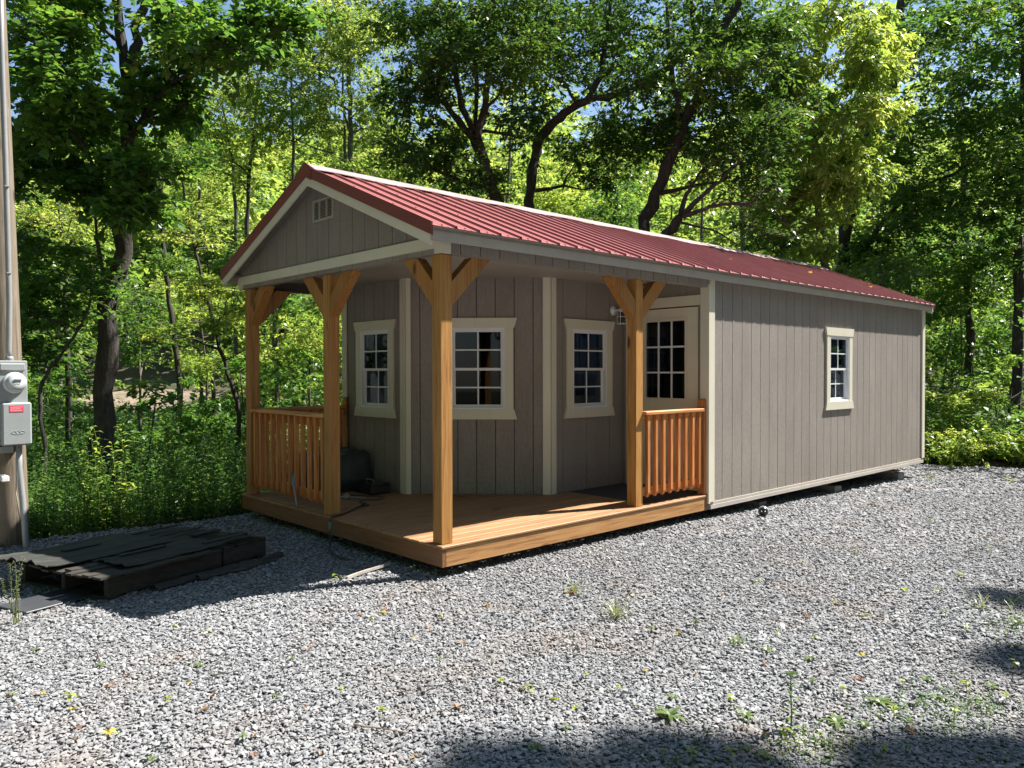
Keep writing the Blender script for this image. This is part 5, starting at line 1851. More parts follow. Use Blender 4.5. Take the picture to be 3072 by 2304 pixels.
# 11. other trees of the grove, each with its own crown
grove = [(740, 660, 26, 'leaf_grove', [(760, 330, 120, 130, 28, .9), (700, 470, 80, 80, 12, .7)], 'leafy pale grove tree above the left end of the gable', [(741, 676), (746, 527), (760, 420), (770, 300), (775, 220)], .10),
         (700, 640, 27, 'leaf_grove', [(640, 290, 90, 110, 18, .85), (620, 430, 80, 70, 10, .75)], 'pale grove tree with a dark lower trunk right of the maple', [(706, 636), (696, 472), (680, 380), (660, 280)], .10),
         (880, 560, 25, 'leaf_grove', [(880, 300, 100, 150, 26, .85), (840, 180, 90, 60, 10, .75)], 'rounded yellow-green tree directly above the gable peak', [(880, 560), (880, 430), (876, 300), (872, 200)], .08),
         (600, 560, 30, 'leaf_grove', [(540, 150, 120, 60, 12, .9), (590, 560, 90, 80, 14, .9)], 'thin light tree rising beside the maple fork under the blue sky', [(600, 560), (585, 420), (565, 300), (545, 180)], .09),
         (1200, 600, 28, 'leaf_grove', [(1180, 480, 120, 80, 22, .9), (1190, 380, 60, 60, 7, .8)], 'light green tree low behind the fan shaped trunk', [(1200, 620), (1195, 520), (1188, 420)], .10),
         (1690, 640, 21, 'leaf_lit', [(1690, 560, 110, 90, 26, .62)], 'glowing yellow-green bush-like tree between the dark trunks over the roof', [(1700, 680), (1695, 600), (1690, 520)], .08),
         (1840, 700, 19, 'leaf_mid', [(1850, 620, 90, 70, 14, .6)], 'dark leafy tree filling the gap above the middle of the roof', [(1840, 740), (1845, 640), (1850, 560)], .09),
         (2350, 800, 18, 'leaf_mid', [(2330, 690, 110, 80, 22, .6), (2330, 560, 90, 60, 10, .55), (2340, 430, 70, 90, 12, .6)], 'shaded green tree behind the far half of the ridge', [(2350, 860), (2345, 700), (2335, 500), (2330, 300)], .10),
         (2600, 900, 17, 'leaf_mid', [(2640, 830, 110, 60, 18, .55)], 'dark leafy tree touching the far end of the roof', [(2620, 960), (2625, 860), (2632, 780)], .09),
         (200, 900, 14, 'leaf_lit', [(160, 640, 110, 90, 20, .5), (240, 730, 90, 60, 9, .45)], 'bright layered tree behind the big maple on the left', [(200, 980), (195, 800), (180, 640), (160, 520)], .07),
         (60, 900, 13.5, 'leaf_mid', [(70, 620, 60, 120, 14, .5), (110, 850, 80, 70, 11, .45)], 'leafy tree hidden half behind the utility pole', [(60, 1000), (62, 800), (70, 560)], .06),
         (820, 900, 18, 'leaf_mid', [(850, 800, 110, 90, 20, .55), (800, 900, 80, 60, 10, .5)], 'dark-stemmed understory tree seen between the two front posts', [(830, 1200), (828, 1000), (835, 850)], .07),
         (950, 1000, 17, 'leaf_lit', [(930, 1000, 100, 60, 18, .42), (870, 1080, 90, 40, 10, .4)], 'sunny understory tree seen past the corner of the left wall', [(930, 1260), (928, 1120), (930, 980)], .05),
         (400, 1000, 17, 'leaf_mid', [(420, 900, 90, 70, 12, .5), (430, 1040, 100, 50, 10, .42)], 'small shaded tree just right of the maple trunk base', [(420, 1240), (418, 1080), (422, 900)], .05),
         (620, 1100, 20, 'leaf_lit', [(640, 1080, 110, 50, 12, .5), (560, 900, 90, 80, 10, .5)], 'low sunlit tree behind the bent sapling', [(620, 1260), (622, 1120), (600, 940)], .05),
         (620, 760, 24, 'leaf_mid', [(600, 720, 110, 70, 16, .7), (680, 800, 60, 60, 8, .6)], 'mid-green tree right of the slender trunk at roof height', [(640, 1000), (630, 840), (610, 700)], .08),
         (2850, 1120, 24, 'leaf_mid', [(2880, 1040, 130, 90, 20, .75), (2990, 960, 80, 90, 10, .7)], 'shaded tree low behind the bright bushes', [(2850, 1230), (2856, 1120), (2866, 980)], .09)]
for i, (u, v, d, mt, bl, lab, tp, r0) in enumerate(grove):
    bl2 = [(a, b, c, e, d, 1.5, n, R) for (a, b, c, e, n, R) in bl]
    lf = max(.10, .0072 * d)
    tree('grove_tree', lab, [(trunk_px(tp, d), r0, r0 * .35)], blob(bl2, 40 + i), lf, mt, bark='bark2' if i % 3 else 'bark', ntw=10, nl=11, seed=40 + i, group='trees in the woods round the cabin', twigs=d < 20, flat=.35)

# 12. the tree outside the frame on the right whose crown shades the near gravel
rng = np.random.default_rng(77)
cs_ = []
for (u, v, ru, rv, n_) in ((2950, 2300, 240, 16, 12), (2090, 2300, 110, 12, 5), (1450, 2310, 70, 8, 2), (3060, 1995, 60, 10, 2), (3050, 1802, 60, 6, 2), (2500, 2450, 800, 40, 11)):
    for _ in range(n_):
        g_ = on_ground(u + rng.uniform(-ru, ru), v + rng.uniform(-rv, rv), 0)
        k = rng.uniform(13.5, 16.5) / SUN.z
        cs_.append((g_[0] + SUN.x * k, g_[1] + SUN.y * k, SUN.z * k, rng.uniform(.16, .30)))
cs_ = np.array(cs_)
tree('shade_tree', 'tall tree standing right of the yard whose crown shades the near gravel',
     [([(11.2, 8.6, -.2), (10.8, 8.6, 4), (9.8, 8.5, 8.5), (8.6, 8.6, 12), (7.6, 8.7, 15.5)], .28, .10)], cs_, .15, 'leaf_mid', ntw=16, nl=14, seed=77, twigs=False)


# ---- the wooded hill, one mass
def mass(name, X, Y, H, R, leaves, size, mats, label, seed, base=.25, trunk_r=.12, zfun=height, flat=.7, nc=16):
    """many distant trees as one leafy mass: X, Y feet, H heights, R crown radii"""
    rng = np.random.default_rng(seed)
    n = len(X)
    Z = zfun(X, Y)
    t = rng.uniform(base, 1.0, (n, nc))
    prof_ = np.sin(np.pi * np.clip((t - base) / (1.06 - base), 0, 1)) ** .6
    th = rng.uniform(0, 6.283, (n, nc))
    rr = R[:, None] * prof_ * np.sqrt(rng.uniform(.05, 1, (n, nc)))
    C = np.stack([X[:, None] + rr * np.cos(th), Y[:, None] + rr * np.sin(th), Z[:, None] + H[:, None] * t], 2).reshape(-1, 3)
    RR = np.repeat(R * .42, nc) * rng.uniform(.7, 1.3, n * nc)
    ntw = 4
    nl = max(2, leaves // (nc * ntw))
    V, rnd, _ = leaf_arrays(C, RR, ntw, nl, size, rng, flat, .4, .6)
    tone = np.repeat(rng.random(n), nc * ntw * nl)
    rnd = np.clip(.5 * rnd + .5 * tone, 0, 1)
    # trunks: four-sided
    a = np.array([[1, 0], [0, 1], [-1, 0], [0, -1]]) * trunk_r
    lean = rng.normal(0, .3, (n, 2))
    B = np.stack([X, Y, Z - .3], 1)
    T_ = np.stack([X + lean[:, 0], Y + lean[:, 1], Z + H * .8], 1)
    TV = np.concatenate([np.stack([np.concatenate([B[:, :2] + a[k], B[:, 2:]], 1) for k in range(4)], 1), np.stack([np.concatenate([T_[:, :2] + a[k] * .4, T_[:, 2:]], 1) for k in range(4)], 1)], 1).reshape(-1, 3)
    o8 = np.arange(n)[:, None] * 8
    TF = np.concatenate([o8 + np.array([[k, (k + 1) % 4, (k + 1) % 4 + 4, k + 4]]) for k in range(4)])
    nvl = len(V)
    o = fast_mesh(name, np.concatenate([V, TV]), np.concatenate([quads(len(rnd)), TF + nvl]), MT[mats[0]], None, np.concatenate([rnd, np.zeros(len(TF))]))
    o.data.materials.append(MT['bark2'])
    mi = np.zeros(len(rnd) + len(TF), np.int32)
    mi[len(rnd):] = 1
    o.data.polygons.foreach_set('material_index', mi)
    return tag(o, label, kind='stuff')


def feet(d0, d1, sp, k, seed, margin=3):
    rng = np.random.default_rng(seed)
    D, S = np.meshgrid(np.arange(d0, d1, sp), np.arange(-k * d1 - margin, k * d1 + margin, sp), indexing='ij')
    D = (D + rng.uniform(-.5, .5, D.shape) * sp).ravel()
    S = (S + rng.uniform(-.5, .5, S.shape) * sp).ravel()
    q_ = np.abs(S) < k * D + margin
    return D[q_], S[q_]


D, S = feet(47, 98, 4.4, .70, 5)
X, Y = xy(D, S)
rng = np.random.default_rng(6)
H = rng.uniform(6.5, 11.5, len(D))
mass('hill_forest', X, Y, H, H * .34, 1700, .58, ('leaf_grove',), 'sunlit mixed forest covering the hillside behind the cabin', 21)
D, S = feet(27, 44, 4.6, .72, 9)
X, Y = xy(D, S)
k_ = ~((D > 31) & (D < 44) & (S < -12.5) & (S > -22))
k_ &= ~((S > -24) & (S < -11) & (D < 32))
X, Y = X[k_], Y[k_]
H = np.where(S[k_] > -1, rng.uniform(12, 17, len(X)), rng.uniform(5.5, 10.5, len(X)))
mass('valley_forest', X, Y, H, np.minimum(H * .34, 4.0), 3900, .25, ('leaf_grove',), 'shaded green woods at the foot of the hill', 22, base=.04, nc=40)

# unseen woods added behind the camera and to the sides to block sky light
ang = np.random.default_rng(31).uniform(0, 2 * np.pi, 400)
rad = np.random.default_rng(32).uniform(15, 27, 400)
X, Y = 3.0 + rad * np.cos(ang), -2.0 + rad * np.sin(ang)
D, S = ds(X, Y)
k_ = (np.abs(S) > .78 * D + 6) & ~inside(X, Y, rim) & (np.hypot(X - CAM[0], Y - CAM[1]) > 10.5)
sunside = (Y > 0) & (X > 2)
X, Y = X[k_], Y[k_]
H = rng.uniform(15, 22, len(X))
for i in range(len(X)):                      # trees towards the sun stay low enough to leave the yard sunny, as in the photograph
    for hh in np.arange(2.0, H[i], .5):
        q_ = (X[i] - SUN.x / SUN.z * hh, Y[i] - SUN.y / SUN.z * hh)
        if -7.5 < q_[0] < 10.5 and -7 < q_[1] < 14.5:
            H[i] = max(hh, 2.5)
            break
mass('sky_block_woods', X, Y, H, np.minimum(H * .24, 3.6), 1500, .55, ('leaf_mid',), 'unseen green woods added round the yard to block sky light', 23)


# ---- undergrowth
def weeds(name, X, Y, h, seed, mat, label, leaf=.075, asp=.24, per=26, stem=.0035, kind='stuff', up=.25, cat=None, group=None, zf=height, ret=False):
    rng = np.random.default_rng(seed)
    n = len(X)
    Z = zf(X, Y) - .02
    lean = rng.normal(0, .09, (n, 2)) * h[:, None]
    t = np.tile(np.linspace(.10, 1, per), (n, 1)) + rng.uniform(-.02, .02, (n, per))
    px_ = X[:, None] + lean[:, :1] * t ** 2
    py_ = Y[:, None] + lean[:, 1:] * t ** 2
    pz_ = Z[:, None] + h[:, None] * t
    P = np.stack([px_, py_, pz_], 2).reshape(-1, 3)
    K = len(P)
    th = rng.uniform(0, 6.283, K)
    ax = np.stack([np.cos(th), np.sin(th), np.full(K, up) + rng.normal(0, .25, K)], 1)
    ax /= np.linalg.norm(ax, axis=1)[:, None]
    w = np.cross(ax, (0, 0, 1.0))
    w /= np.linalg.norm(w, axis=1)[:, None]
    w += rng.normal(0, .3, (K, 3))
    L_ = leaf * rng.uniform(.6, 1.3, K) * (1.15 - .55 * np.tile(np.linspace(0, 1, per), n))
    W_ = L_ * asp
    m_ = P + ax * (L_ * .5)[:, None]
    tip = P + ax * L_[:, None]
    tip[:, 2] -= L_ * .35
    V = np.stack([P, m_ - w * (W_ / 2)[:, None], tip, m_ + w * (W_ / 2)[:, None]], 1).reshape(-1, 3)
    rnd = np.clip(np.repeat(rng.random(n), per) * .6 + rng.random(K) * .4, 0, 1)
    # stems in 3 pieces
    TV, TF = [], []
    a = np.array([[1, 0], [-.5, .87], [-.5, -.87]]) * stem
    ks = [0, .35, .7, 1.0]
    rings = []
    for k in ks:
        c_ = np.stack([X + lean[:, 0] * k * k, Y + lean[:, 1] * k * k], 1)
        z_k = (Z + h * k)[:, None]
        rings.append(np.stack([np.concatenate([c_ + a[q_] * (1 - .6 * k), z_k], 1) for q_ in range(3)], 1))
    TV = np.concatenate(rings, 1).reshape(-1, 3)
    o12 = np.arange(n)[:, None] * 12
    TF = np.concatenate([o12 + np.array([[r_ * 3 + q_, r_ * 3 + (q_ + 1) % 3, r_ * 3 + 3 + (q_ + 1) % 3, r_ * 3 + 3 + q_]]) for r_ in range(3) for q_ in range(3)])
    o = fast_mesh(name, np.concatenate([V, TV]), np.concatenate([quads(K), TF + len(V)]), MT[mat], None, np.concatenate([rnd, np.full(len(TF), .55)]))
    return tag(o, label, cat, group, kind)


rng = np.random.default_rng(61)


def area(n, d0, d1, s0, s1, cond=None):
    D = rng.uniform(d0, d1, n)
    S = rng.uniform(s0, s1, n)
    X, Y = xy(D, S)
    k = ~inside(X, Y, rim) & ~((X > -W - .3) & (X < .2) & (Y > -.4) & (Y < L + .4))
    if cond is not None:
        k &= cond(D, S, X, Y)
    return X[k], Y[k]


X, Y = area(6500, 7.6, 13.0, -9, .5, lambda D, S, X, Y: X < -3.9)
clump = .5 + .5 * np.sin(X * 1.9 + 1) * np.sin(Y * 2.3) + .25 * np.sin(X * 5.1 + Y * 4)
weeds('undergrowth', X, Y, rng.uniform(.35, 1.05, len(X)) * (.75 + .55 * np.clip(clump, 0, 1)) * np.where(rng.random(len(X)) < .6, 1.0, .6), 1, 'leaf_weed', 'dense tall weeds along the left edge of the gravel', .085, .27, 24)
X, Y = area(5200, 12, 30, -20, 4, lambda D, S, X, Y: X < -4)
C = np.stack([X, Y, height(X, Y) + rng.uniform(.1, .7, len(X))], 1)
V, rnd, _ = leaf_arrays(C, np.full(len(X), .34), 3, 6, .14, rng, .25, .3, .5)
tag(fast_mesh('forest_undergrowth', V, quads(len(rnd)), MT['leaf_weed'], None, rnd), 'low green growth on the forest floor left of the cabin', kind='stuff')
X, Y = area(3800, 12.5, 27, -4, 17, lambda D, S, X, Y: Y > 11.2)
C = np.stack([X, Y, height(X, Y) + rng.uniform(.1, .8, len(X))], 1)
V, rnd, _ = leaf_arrays(C, np.full(len(X), .36), 3, 6, .14, rng, .3, .3, .5)
tag(fast_mesh('brush', V, quads(len(rnd)), MT['leaf_weed'], None, rnd), 'shaded brush under the trees beyond the far end of the cabin', kind='stuff')

# low leafy saplings and shrubs that hide the feet of the trees
D, S = feet(12.5, 31, 2.3, .72, 71)
X, Y = xy(D, S)
k_ = ~inside(X, Y, rim) & ~((X > -W - 1.2) & (X < .3) & (Y > -.6) & (Y < L + 1.2)) & ((X < -4.8) | (Y > 12.4)) & ~((S > -.56 * D) & (S < -.36 * D) & (D > 17)) & (rng.random(len(X)) < .8)
X, Y = X[k_], Y[k_]
H = rng.uniform(1.2, 4.2, len(X)) * np.where(S[k_] > 2, 1.15, 1.0)
mass('understory', X, Y, H, np.clip(H * .42, .5, 1.3), 1100, .125, ('leaf_mid',), 'leafy low saplings and shrubs between the tree trunks', 72, base=.02, trunk_r=.025, flat=.28)

# single tall weeds by the maple, sunlight put into the leaf colour of most
tw = [(300, 1293, 8.6, 'tall sunlit-coloured weed in front of the maple trunk, left of two'), (326, 1268, 8.7, 'tallest sunlit-coloured weed in front of the maple trunk'),
      (381, 1279, 8.8, 'tall sunlit-coloured weed right of the maple trunk base'), (352, 1330, 8.5, 'shorter leafy weed between the tall weeds at the maple'),
      (262, 1335, 8.5, 'narrow green weed just left of the maple trunk base'), (560, 1300, 9.2, 'tall green weed midway between maple and porch'),
      (600, 1345, 9.0, 'leafy weed nearest the porch on the left bank'), (130, 1420, 8.0, 'bushy weed right beside the meter conduit')]
for i, (u, v, d, lab) in enumerate(tw):
    p = at(u, v, d)
    z0 = float(height(p[0], p[1]))
    o = weeds('tall_weed', np.array([p[0]]), np.array([p[1]]), np.array([p[2] - z0]), 300 + i, 'leaf_lit' if i < 5 else 'leaf_weed', lab, .15, .24, 34, .007, None, .35, 'weed')

# bright bushes at the far right corner, a sapling among them
bs = [(2830, 1345, 15.2, .60, 'low bright yellow-green bush touching the far cabin corner'), (2900, 1320, 15.6, .62, 'tallest bright bush right of the cabin corner'),
      (2975, 1350, 15.0, .55, 'rounded bright bush in the middle of the far gravel edge'), (3050, 1375, 14.6, .45, 'bright bush at the right end of the far gravel edge'),
      (2870, 1365, 14.8, .40, 'small bright bush in front of the tallest one')]
for i, (u, v, d, R, lab) in enumerate(bs):
    r2_ = np.random.default_rng(400 + i)
    c = at(u, v, d)
    n = 34
    pts = np.stack([c[0] + r2_.normal(0, R * .62, n), c[1] + r2_.normal(0, R * .55, n), height(c[0], c[1]) + r2_.uniform(.06, 1, n) * (c[2] + R * .55 - height(c[0], c[1])), np.full(n, .26)], 1)
    t = thing('bush', lab, 'bush', (0, 0, 0), 'bright bushes at the far gravel edge')
    V, rnd, twg = leaf_arrays(pts[:, :3], pts[:, 3], 8, 11, .10, r2_, .7, .5, .34)
    fast_mesh('foliage', V, quads(len(rnd)), MT['leaf_lit'], t, rnd)
    st = MB()
    for k in range(10):
        q_ = pts[k * 3]
        st.tube([(c[0] + r2_.normal(0, .1), c[1] + r2_.normal(0, .1), float(height(c[0], c[1])) - .05), ((c[0] + q_[0]) / 2, (c[1] + q_[1]) / 2, q_[2] * .6), q_[:3]], [.010, .008, .004], 5)
    st.build('stem', MT['bark2'], t)
limbs = [(trunk_px([(2905, 1330), (2900, 1270), (2895, 1200)], 15.8), .02, .008)]
cl = blob([(2900, 1205, 55, 28, 15.6, .4, 9, .24), (2945, 1180, 30, 18, 15.5, .3, 4, .2), (2850, 1215, 35, 20, 15.8, .3, 4, .22)], 90)
tree('leafy_sapling', 'young sapling with big bright leaves above the bushes at the far corner', limbs, cl, .17, 'leaf_lit', 'bark2', ntw=5, nl=7, seed=90, flat=.12, conn_r=.008)

# dead twiggy brush
t = thing('dead_brush', 'tangle of bare grey twigs standing right of the bright bushes', 'dead brush', (0, 0, 0))
r2_ = np.random.default_rng(91)
st = MB()
for k in range(22):
    b_ = at(2990 + r2_.uniform(-40, 40), 1330, 16.2 + r2_.uniform(-.4, .4))
    b_[2] = float(height(b_[0], b_[1]))
    p = [b_]
    for j in range(5):
        p.append(p[-1] + np.array([r2_.normal(0, .10), r2_.normal(0, .10), r2_.uniform(.15, .32)]))
    st.tube(p, [.010, .008, .007, .005, .004, .002], 4)
    for j in (2, 3, 4):
        st.tube([p[j], p[j] + np.array([r2_.normal(0, .2), r2_.normal(0, .2), r2_.uniform(.05, .25)])], [.004, .002], 4)
st.build('stem', flat_mat('dead twig', (0.30, 0.26, 0.21), 0.9), t)


# ---- plants on the gravel
def gz(x, y):
    return float(gravel_z(x, y)) + .004


def blade(mb, o, th, ln_, wd, rise, curl, n=5):
    """one long leaf from point o"""
    d = np.array([math.cos(th), math.sin(th), 0])
    s = np.array([-math.sin(th), math.cos(th), 0])
    L_, R_ = [], []
    for i in range(n + 1):
        t = i / n
        c = np.array(o) + d * (ln_ * t) + np.array([0, 0, rise * ln_ * t - curl * ln_ * t * t])
        w = wd * math.sin(math.pi * min(.98, t * .9 + .08)) ** .8
        L_.append(c - s * w / 2 + np.array([0, 0, w * .12]))
        R_.append(c + s * w / 2 + np.array([0, 0, w * .12]))
    mb.add(L_ + R_, [(i, i + 1, n + 2 + i, n + 1 + i) for i in range(n)])


def flat_leaf_mat(name, c1, c2, tr=.35):
    m = leaf_mat(name, [(0, c1), (1, c2)], tr, tcol=1.3)
    nt = m.node_tree
    cr = [n for n in nt.nodes if n.type == 'VALTORGB'][0]
    for l in list(cr.inputs[0].links):
        nt.links.remove(l)
    nt.links.new(noise(nt, coords(nt), 35, 3), cr.inputs[0])
    return m


mg_ = flat_leaf_mat('weed green', (0.08, 0.14, 0.045), (0.20, 0.26, 0.09))
my_ = flat_leaf_mat('seedling yellow green', (0.16, 0.24, 0.03), (0.42, 0.46, 0.07))
mgr = flat_leaf_mat('dull grass', (0.13, 0.18, 0.06), (0.28, 0.31, 0.13))


def proto_rosette(seed, n=9, ln_=.075, wd=.022):
    mb = MB()
    g = random.Random(seed)
    for k in range(n):
        blade(mb, (0, 0, .004), k * 2.4 + g.uniform(-.3, .3), ln_ * g.uniform(.6, 1.15), wd * g.uniform(.8, 1.2), g.uniform(.25, .8), g.uniform(.3, .8))
    return mb


def proto_seedling(seed):
    mb = MB()
    g = random.Random(seed)
    h = g.uniform(.03, .06)
    mb.tube([(0, 0, -.01), (.004, .002, h * .5), (.003, .006, h)], .0018, 5)
    for k in range(g.choice((2, 3, 4))):
        blade(mb, (.003, .006, h * (1 - .12 * k)), k * 2.6 + seed, g.uniform(.022, .036), g.uniform(.014, .02), g.uniform(.1, .6), .5, 4)
    return mb


def proto_tuft(seed, n=22, ln_=.14):
    mb = MB()
    g = random.Random(seed)
    for k in range(n):
        blade(mb, (g.gauss(0, .012), g.gauss(0, .012), .0), g.uniform(0, 6.28), ln_ * g.uniform(.5, 1.1), .0055, g.uniform(.5, 1.8), g.uniform(.4, 1.1), 5)
    return mb


def place(o, u, v, sc, rz, label=None, cat=None, group=None):
    p = on_ground(u, v, 0)
    p = on_ground(u, v, gz(p[0], p[1]))
    o.location = (p[0], p[1], gz(p[0], p[1]))
    o.rotation_euler = (0, 0, rz)
    o.scale = (sc, sc, sc)
    return tag(o, label, cat, group)


def thin(o, t=.0006):
    return o


place(proto_rosette(1, 13, .095, .020).build('rosette_weed', mg_), 2012, 2150, 1.0, .3, 'broad grey-green leafy weed rosette at the edge of the tree shadow', 'weed')
place(proto_rosette(2, 12, .085, .018).build('rosette_weed', mg_), 2512, 2172, 1.0, 1.1, 'dark broad-leaved weed half inside the large shadow', 'weed')
place(proto_rosette(3, 8, .095, .024).build('rosette_weed', mg_), 2640, 2110, .9, 2.0, 'pale broad-leaved weed with flat leaves right of the stalky weed', 'weed')
place(proto_rosette(4, 11, .08, .013).build('rosette_weed', mg_), 2212, 1928, 1.0, .9, 'flat spread weed with pointed leaves in the sunny gravel', 'weed')
place(proto_rosette(5, 12, .075, .014).build('rosette_weed', mg_), 2240, 2150, 1.0, 2.9, 'ragged low weed with reddish base left of the stalky weed', 'weed')
place(proto_tuft(6, 40, .17).build('grass_tuft', mgr), 1850, 1848, 1.0, 0, 'wispy pale grass tuft near the middle of the yard', 'grass tuft')
place(proto_tuft(7, 24, .16).build('grass_tuft', mg_), 3040, 1815, 1.0, 0, 'upright green grass tuft at the right edge of the yard', 'grass tuft')
place(proto_tuft(8, 24, .14).build('grass_tuft', mgr), 2945, 1825, 1.0, 1, 'thin grass tuft just left of the upright one', 'grass tuft')
place(proto_tuft(9, 30, .15).build('grass_tuft', mg_), 3055, 1870, 1.0, 2, 'bushy grass tuft below the upright one at the right edge', 'grass tuft')
place(proto_tuft(10, 26, .12).build('grass_tuft', mgr), 1722, 1775, 1.0, 2, 'small pale grass tuft in the gravel before the porch side', 'grass tuft')
place(proto_tuft(11, 30, .10).build('grass_tuft', mgr), 2560, 1380, 1.0, 2, 'low grass tuft far off beside the bright bushes', 'grass tuft')
o = place(proto_tuft(12, 26, .12).build('grass_tuft', mg_), 2790, 1440, 1.4, 2, 'grass tuft by the far cabin corner', 'grass tuft')

# stalky weed
st = thing('stalk_weed', 'slender upright weed with alternate leaves in the sun by the large shadow', 'weed', (0, 0, 0))
mb = MB()
mb.tube([(0, 0, -.02), (.005, .0, .08), (-.004, .006, .17), (.0, .0, .25)], [.004, .0035, .003, .002], 6)
mb.build('stem', mg_, st)
lv = MB()
for k in range(16):
    z = .02 + .235 * k / 15
    blade(lv, (0, 0, z), k * 2.4, .055 * (1.1 - .5 * k / 15), .018, .5, .6)
for k in range(6):
    blade(lv, (0, 0, .25), k * 1.05, .035, .02, .7, .5)
lv.build('foliage', mg_, st)
place(st, 2372, 2190, 1.0, 0)

# spiky seed-head weed on the left
sw = thing('spiky_weed', 'pale spiky weed with upright seed heads in front of the pallets', 'weed', (0, 0, 0))
mb, sd_ = MB(), MB()
g = random.Random(5)
for (dx, h, b0) in ((-.10, .30, .10), (-.055, .40, .12), (-.02, .42, .16), (.075, .46, .14), (.03, .20, .05)):
    path = [np.array([dx * t ** 1.3, .02 * math.sin(t * 3 + dx * 40), h * t]) for t in np.linspace(0, 1, 9)]
    mb.tube(path, [.004 - .0025 * i / 8 for i in range(9)], 5)
    for k in range(70):
        t = g.uniform(b0 / h, 1)
        i = min(7, int(t * 8))
        c = path[i] + (path[i + 1] - path[i]) * (t * 8 - i)
        th = g.uniform(0, 6.28)
        e_ = c + np.array([math.cos(th), math.sin(th), .4]) * g.uniform(.006, .016)
        sd_.lathe([(0, -.0032), (.0032, 0), (0, .0036)], tuple(e_), (math.cos(th), math.sin(th), 1), 4)
mb.build('stem', mgr, sw)
sd_.build('seed_heads', flat_leaf_mat('pale seed', (0.20, 0.24, 0.10), (0.38, 0.40, 0.20)), sw)
place(sw, 48, 1870, .95, .62)

# small seedlings and rosettes
pro = [proto_seedling(20).build('seedling', my_), proto_seedling(21).build('seedling', mg_), proto_rosette(22, 6, .045, .016).build('seedling', mg_), proto_seedling(24).build('seedling', my_)]
spots = [(1000, 1746), (1030, 1742), (1305, 1700), (1328, 1862), (1115, 1865), (1955, 1898), (2306, 1950), (2330, 1915), (2440, 1925), (2090, 1880), (2020, 2095), (2190, 2120), (2530, 2080), (2440, 2060), (2435, 1975),
         (2810, 1780), (2870, 1740), (2830, 1850), (2590, 1850), (2525, 1755), (2570, 1660), (2700, 1610), (2800, 1560), (2960, 1660), (2995, 1640), (2400, 1700), (2270, 1745), (1710, 1600), (2280, 1600),
         (40, 2105), (100, 1950), (500, 2118), (215, 2120), (730, 2225), (455, 2285), (1500, 2060), (1585, 2095), (1320, 1990), (600, 2000), (1750, 2040), (1860, 2080), (1700, 2200), (1600, 2250), (1990, 2270), (2080, 2280),
         (2120, 2215), (2300, 2270), (2400, 2255), (2460, 2215), (2560, 2240), (2600, 2180), (2680, 2160), (2740, 2190), (2760, 2120), (2820, 2100), (2860, 2160), (2900, 2080), (2940, 2120), (2980, 2060), (3020, 2110), (3050, 2020),
         (2860, 2030), (2780, 2040), (2700, 2060), (2640, 2270), (2720, 2260), (2250, 2250), (2180, 2285), (2340, 2230), (2990, 1930), (3040, 1940), (2900, 1900), (520, 1890), (880, 1990), (300, 2000), (1150, 2150), (1020, 2080), (830, 2110)]
for i, (u, v) in enumerate(spots):
    g = random.Random(900 + i)
    src = pro[i % 4]
    o = src if i < 4 else src.copy()
    if i >= 4:
        COL.objects.link(o)
    place(o, u + g.uniform(-6, 6), v + g.uniform(-4, 4), g.uniform(.6, 1.2), g.uniform(0, 6.28), ('tiny yellow-green seedling with rounded leaves in the gravel', 'tiny plain green seedling on a short stem in the gravel', 'tiny flat green rosette pressed on the gravel', 'small pale yellow-green seedling with few leaves in the gravel')[i % 4], 'seedling', ('yellow-green seedlings in the gravel', 'green seedlings in the gravel', 'tiny rosettes in the gravel', 'pale seedlings in the gravel')[i % 4])
# extra low patches of creeping weed, lower right
X = np.concatenate([rng.normal(on_ground(u, v)[0], .10, 70) for (u, v) in ((2700, 2130), (2820, 2090), (2930, 2110), (2480, 2240), (2050, 2270), (2880, 2190), (2380, 2250), (3040, 1890))])
Y = np.concatenate([rng.normal(on_ground(u, v)[1], .12, 70) for (u, v) in ((2700, 2130), (2820, 2090), (2930, 2110), (2480, 2240), (2050, 2270), (2880, 2190), (2380, 2250), (3040, 1890))])
weeds('creeping_weeds', X, Y, rng.uniform(.015, .06, len(X)), 5, 'leaf_weed', 'sparse patches of low creeping weed in the gravel', .022, .45, 7, .0012, zf=gravel_z)


# fallen leaves
def proto_fallen(seed, s=.035):
    g = random.Random(seed)
    mb = MB()
    n = 11
    pts = []
    for k in range(n):
        th = 6.283 * k / n
        r = s * (.62 + .38 * math.cos(th * 3)) * (1.1 if k < 6 else .9) + .004
        pts.append((r * math.cos(th), r * math.sin(th), .004 + g.uniform(0, .014)))
    mb.add(pts + [(0, 0, .003)], [(i, (i + 1) % n, n) for i in range(n)])
    mb.tube([(-s * .5, 0, .006), (-s * 1.3, .004, .012)], .0009, 4)
    return mb


mf = [flat_leaf_mat('brown fallen leaf', (0.13, 0.075, 0.04), (0.28, 0.18, 0.10), .2), flat_leaf_mat('yellow fallen leaf', (0.40, 0.30, 0.05), (0.58, 0.50, 0.12), .3), flat_leaf_mat('rust fallen leaf', (0.20, 0.10, 0.055), (0.36, 0.20, 0.12), .2), flat_leaf_mat('green fallen leaf', (0.20, 0.28, 0.03), (0.38, 0.46, 0.06), .3)]
kinds = ['brown', 'yellow', 'rust', 'green']
lp = [proto_fallen(k, .032).build('fallen_leaf', mf[k]) for k in range(4)]
lspots = [(500, 1943), (570, 2050), (215, 2130), (50, 2120), (230, 2185), (225, 2220), (1900, 2110), (1240, 2277), (760, 2210), (350, 2200), (1460, 1815), (1155, 1830), (2560, 1730), (2715, 1770), (2420, 1850), (2590, 1905), (1150, 1840), (2035, 1900)]
g = random.Random(55)
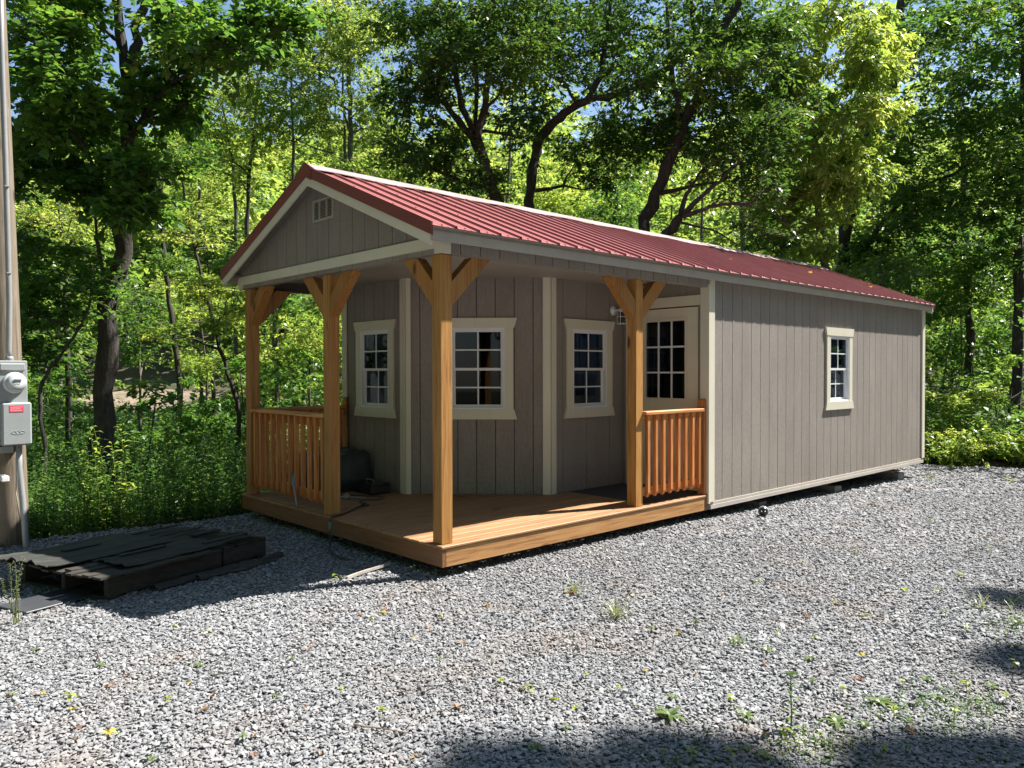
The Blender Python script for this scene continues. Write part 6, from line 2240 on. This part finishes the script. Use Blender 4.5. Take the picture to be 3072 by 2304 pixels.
while len(lspots) < 66:
    v = 1500 + 800 * g.random() ** .7
    lspots.append((g.uniform(0, 3072), v))
for i, (u, v) in enumerate(lspots):
    p = on_ground(u, v)
    if not bool(inside(np.array([p[0]]), np.array([p[1]]), rim)[0]) or (-W - .1 < p[0] < .1 and p[1] > -.1) or (p[0] < -1.0 and p[1] > -2.5):
        continue
    k = 0 if i in (0, 3, 5) else (1 if i in (1, 2) else g.choice((0, 0, 2, 2, 1, 3)))
    o = lp[k] if i < 4 and not lp[k].get('label') else lp[k].copy()
    if o.name not in COL.objects:
        COL.objects.link(o)
    place(o, u, v, g.uniform(.4, 1.0), g.uniform(0, 6.28), kinds[k] + ' fallen leaf lying on the grey gravel', 'fallen leaf', kinds[k] + ' fallen leaves on the gravel')
    o.rotation_euler = (g.gauss(0, .25), g.gauss(0, .25), g.uniform(0, 6.28))
for k in range(4):
    if not lp[k].get('label'):
        bpy.data.objects.remove(lp[k])

# a few leaves and twigs on the roof
for i, (u_, x_) in enumerate(((.15, 6.9), (.45, 8.0), (.72, 9.2), (.30, 9.4), (.55, 5.4))):
    x = XR + .2 + u_ * 1.6
    o = [q_ for q_ in COL.objects if q_.name.startswith('fallen_leaf')][i].copy()
    COL.objects.link(o)
    o.location = (x, x_, roof_z(x) + .012)
    o.rotation_euler = (0, SLOPE * .95, i * 1.3)
    o.scale = (1.1, 1.1, 1.1)
    for key in ('group',):
        if key in o:
            del o[key]
    o['label'] = ('dry leaf on the red roof highest up near the ridge', 'dry leaf halfway down the red roof towards its far end', 'dry leaf low on the red roof near its far end', 'dry leaf on the red roof closest to the far rake', 'single dry leaf on the red roof nearest the porch')[i]

# small sapling on the far right gravel
o = place(proto_rosette(61, 14, .09, .025).build('young_plant', my_), 3030, 1440, 1.3, 0, 'small bright plant standing alone on the far right gravel', 'plant')
# twigs on the gravel
for i, (u, v, ln_, a_, lab) in enumerate(((1060, 2185, .30, .5, 'long pale twig lying in the near gravel'), (300, 1990, .22, 2.9, 'short dark twig lying left in the near gravel'), (640, 2035, .14, 1.2, 'small crooked dark twig in the sunny gravel'))):
    g = random.Random(i + 70)
    p = on_ground(u, v)
    mb = MB()
    mb.tube([(p[0] + math.cos(a_) * ln_ * t, p[1] + math.sin(a_) * ln_ * t + g.uniform(-.008, .008), .016 + g.uniform(0, .006)) for t in np.linspace(0, 1, 6)], [.004, .004, .0035, .003, .003, .002], 5)
    tag(mb.build('twig', flat_mat('twig bark', (0.26, 0.19, 0.13) if i == 0 else (0.10, 0.07, 0.05), 0.9)), lab, 'twig')
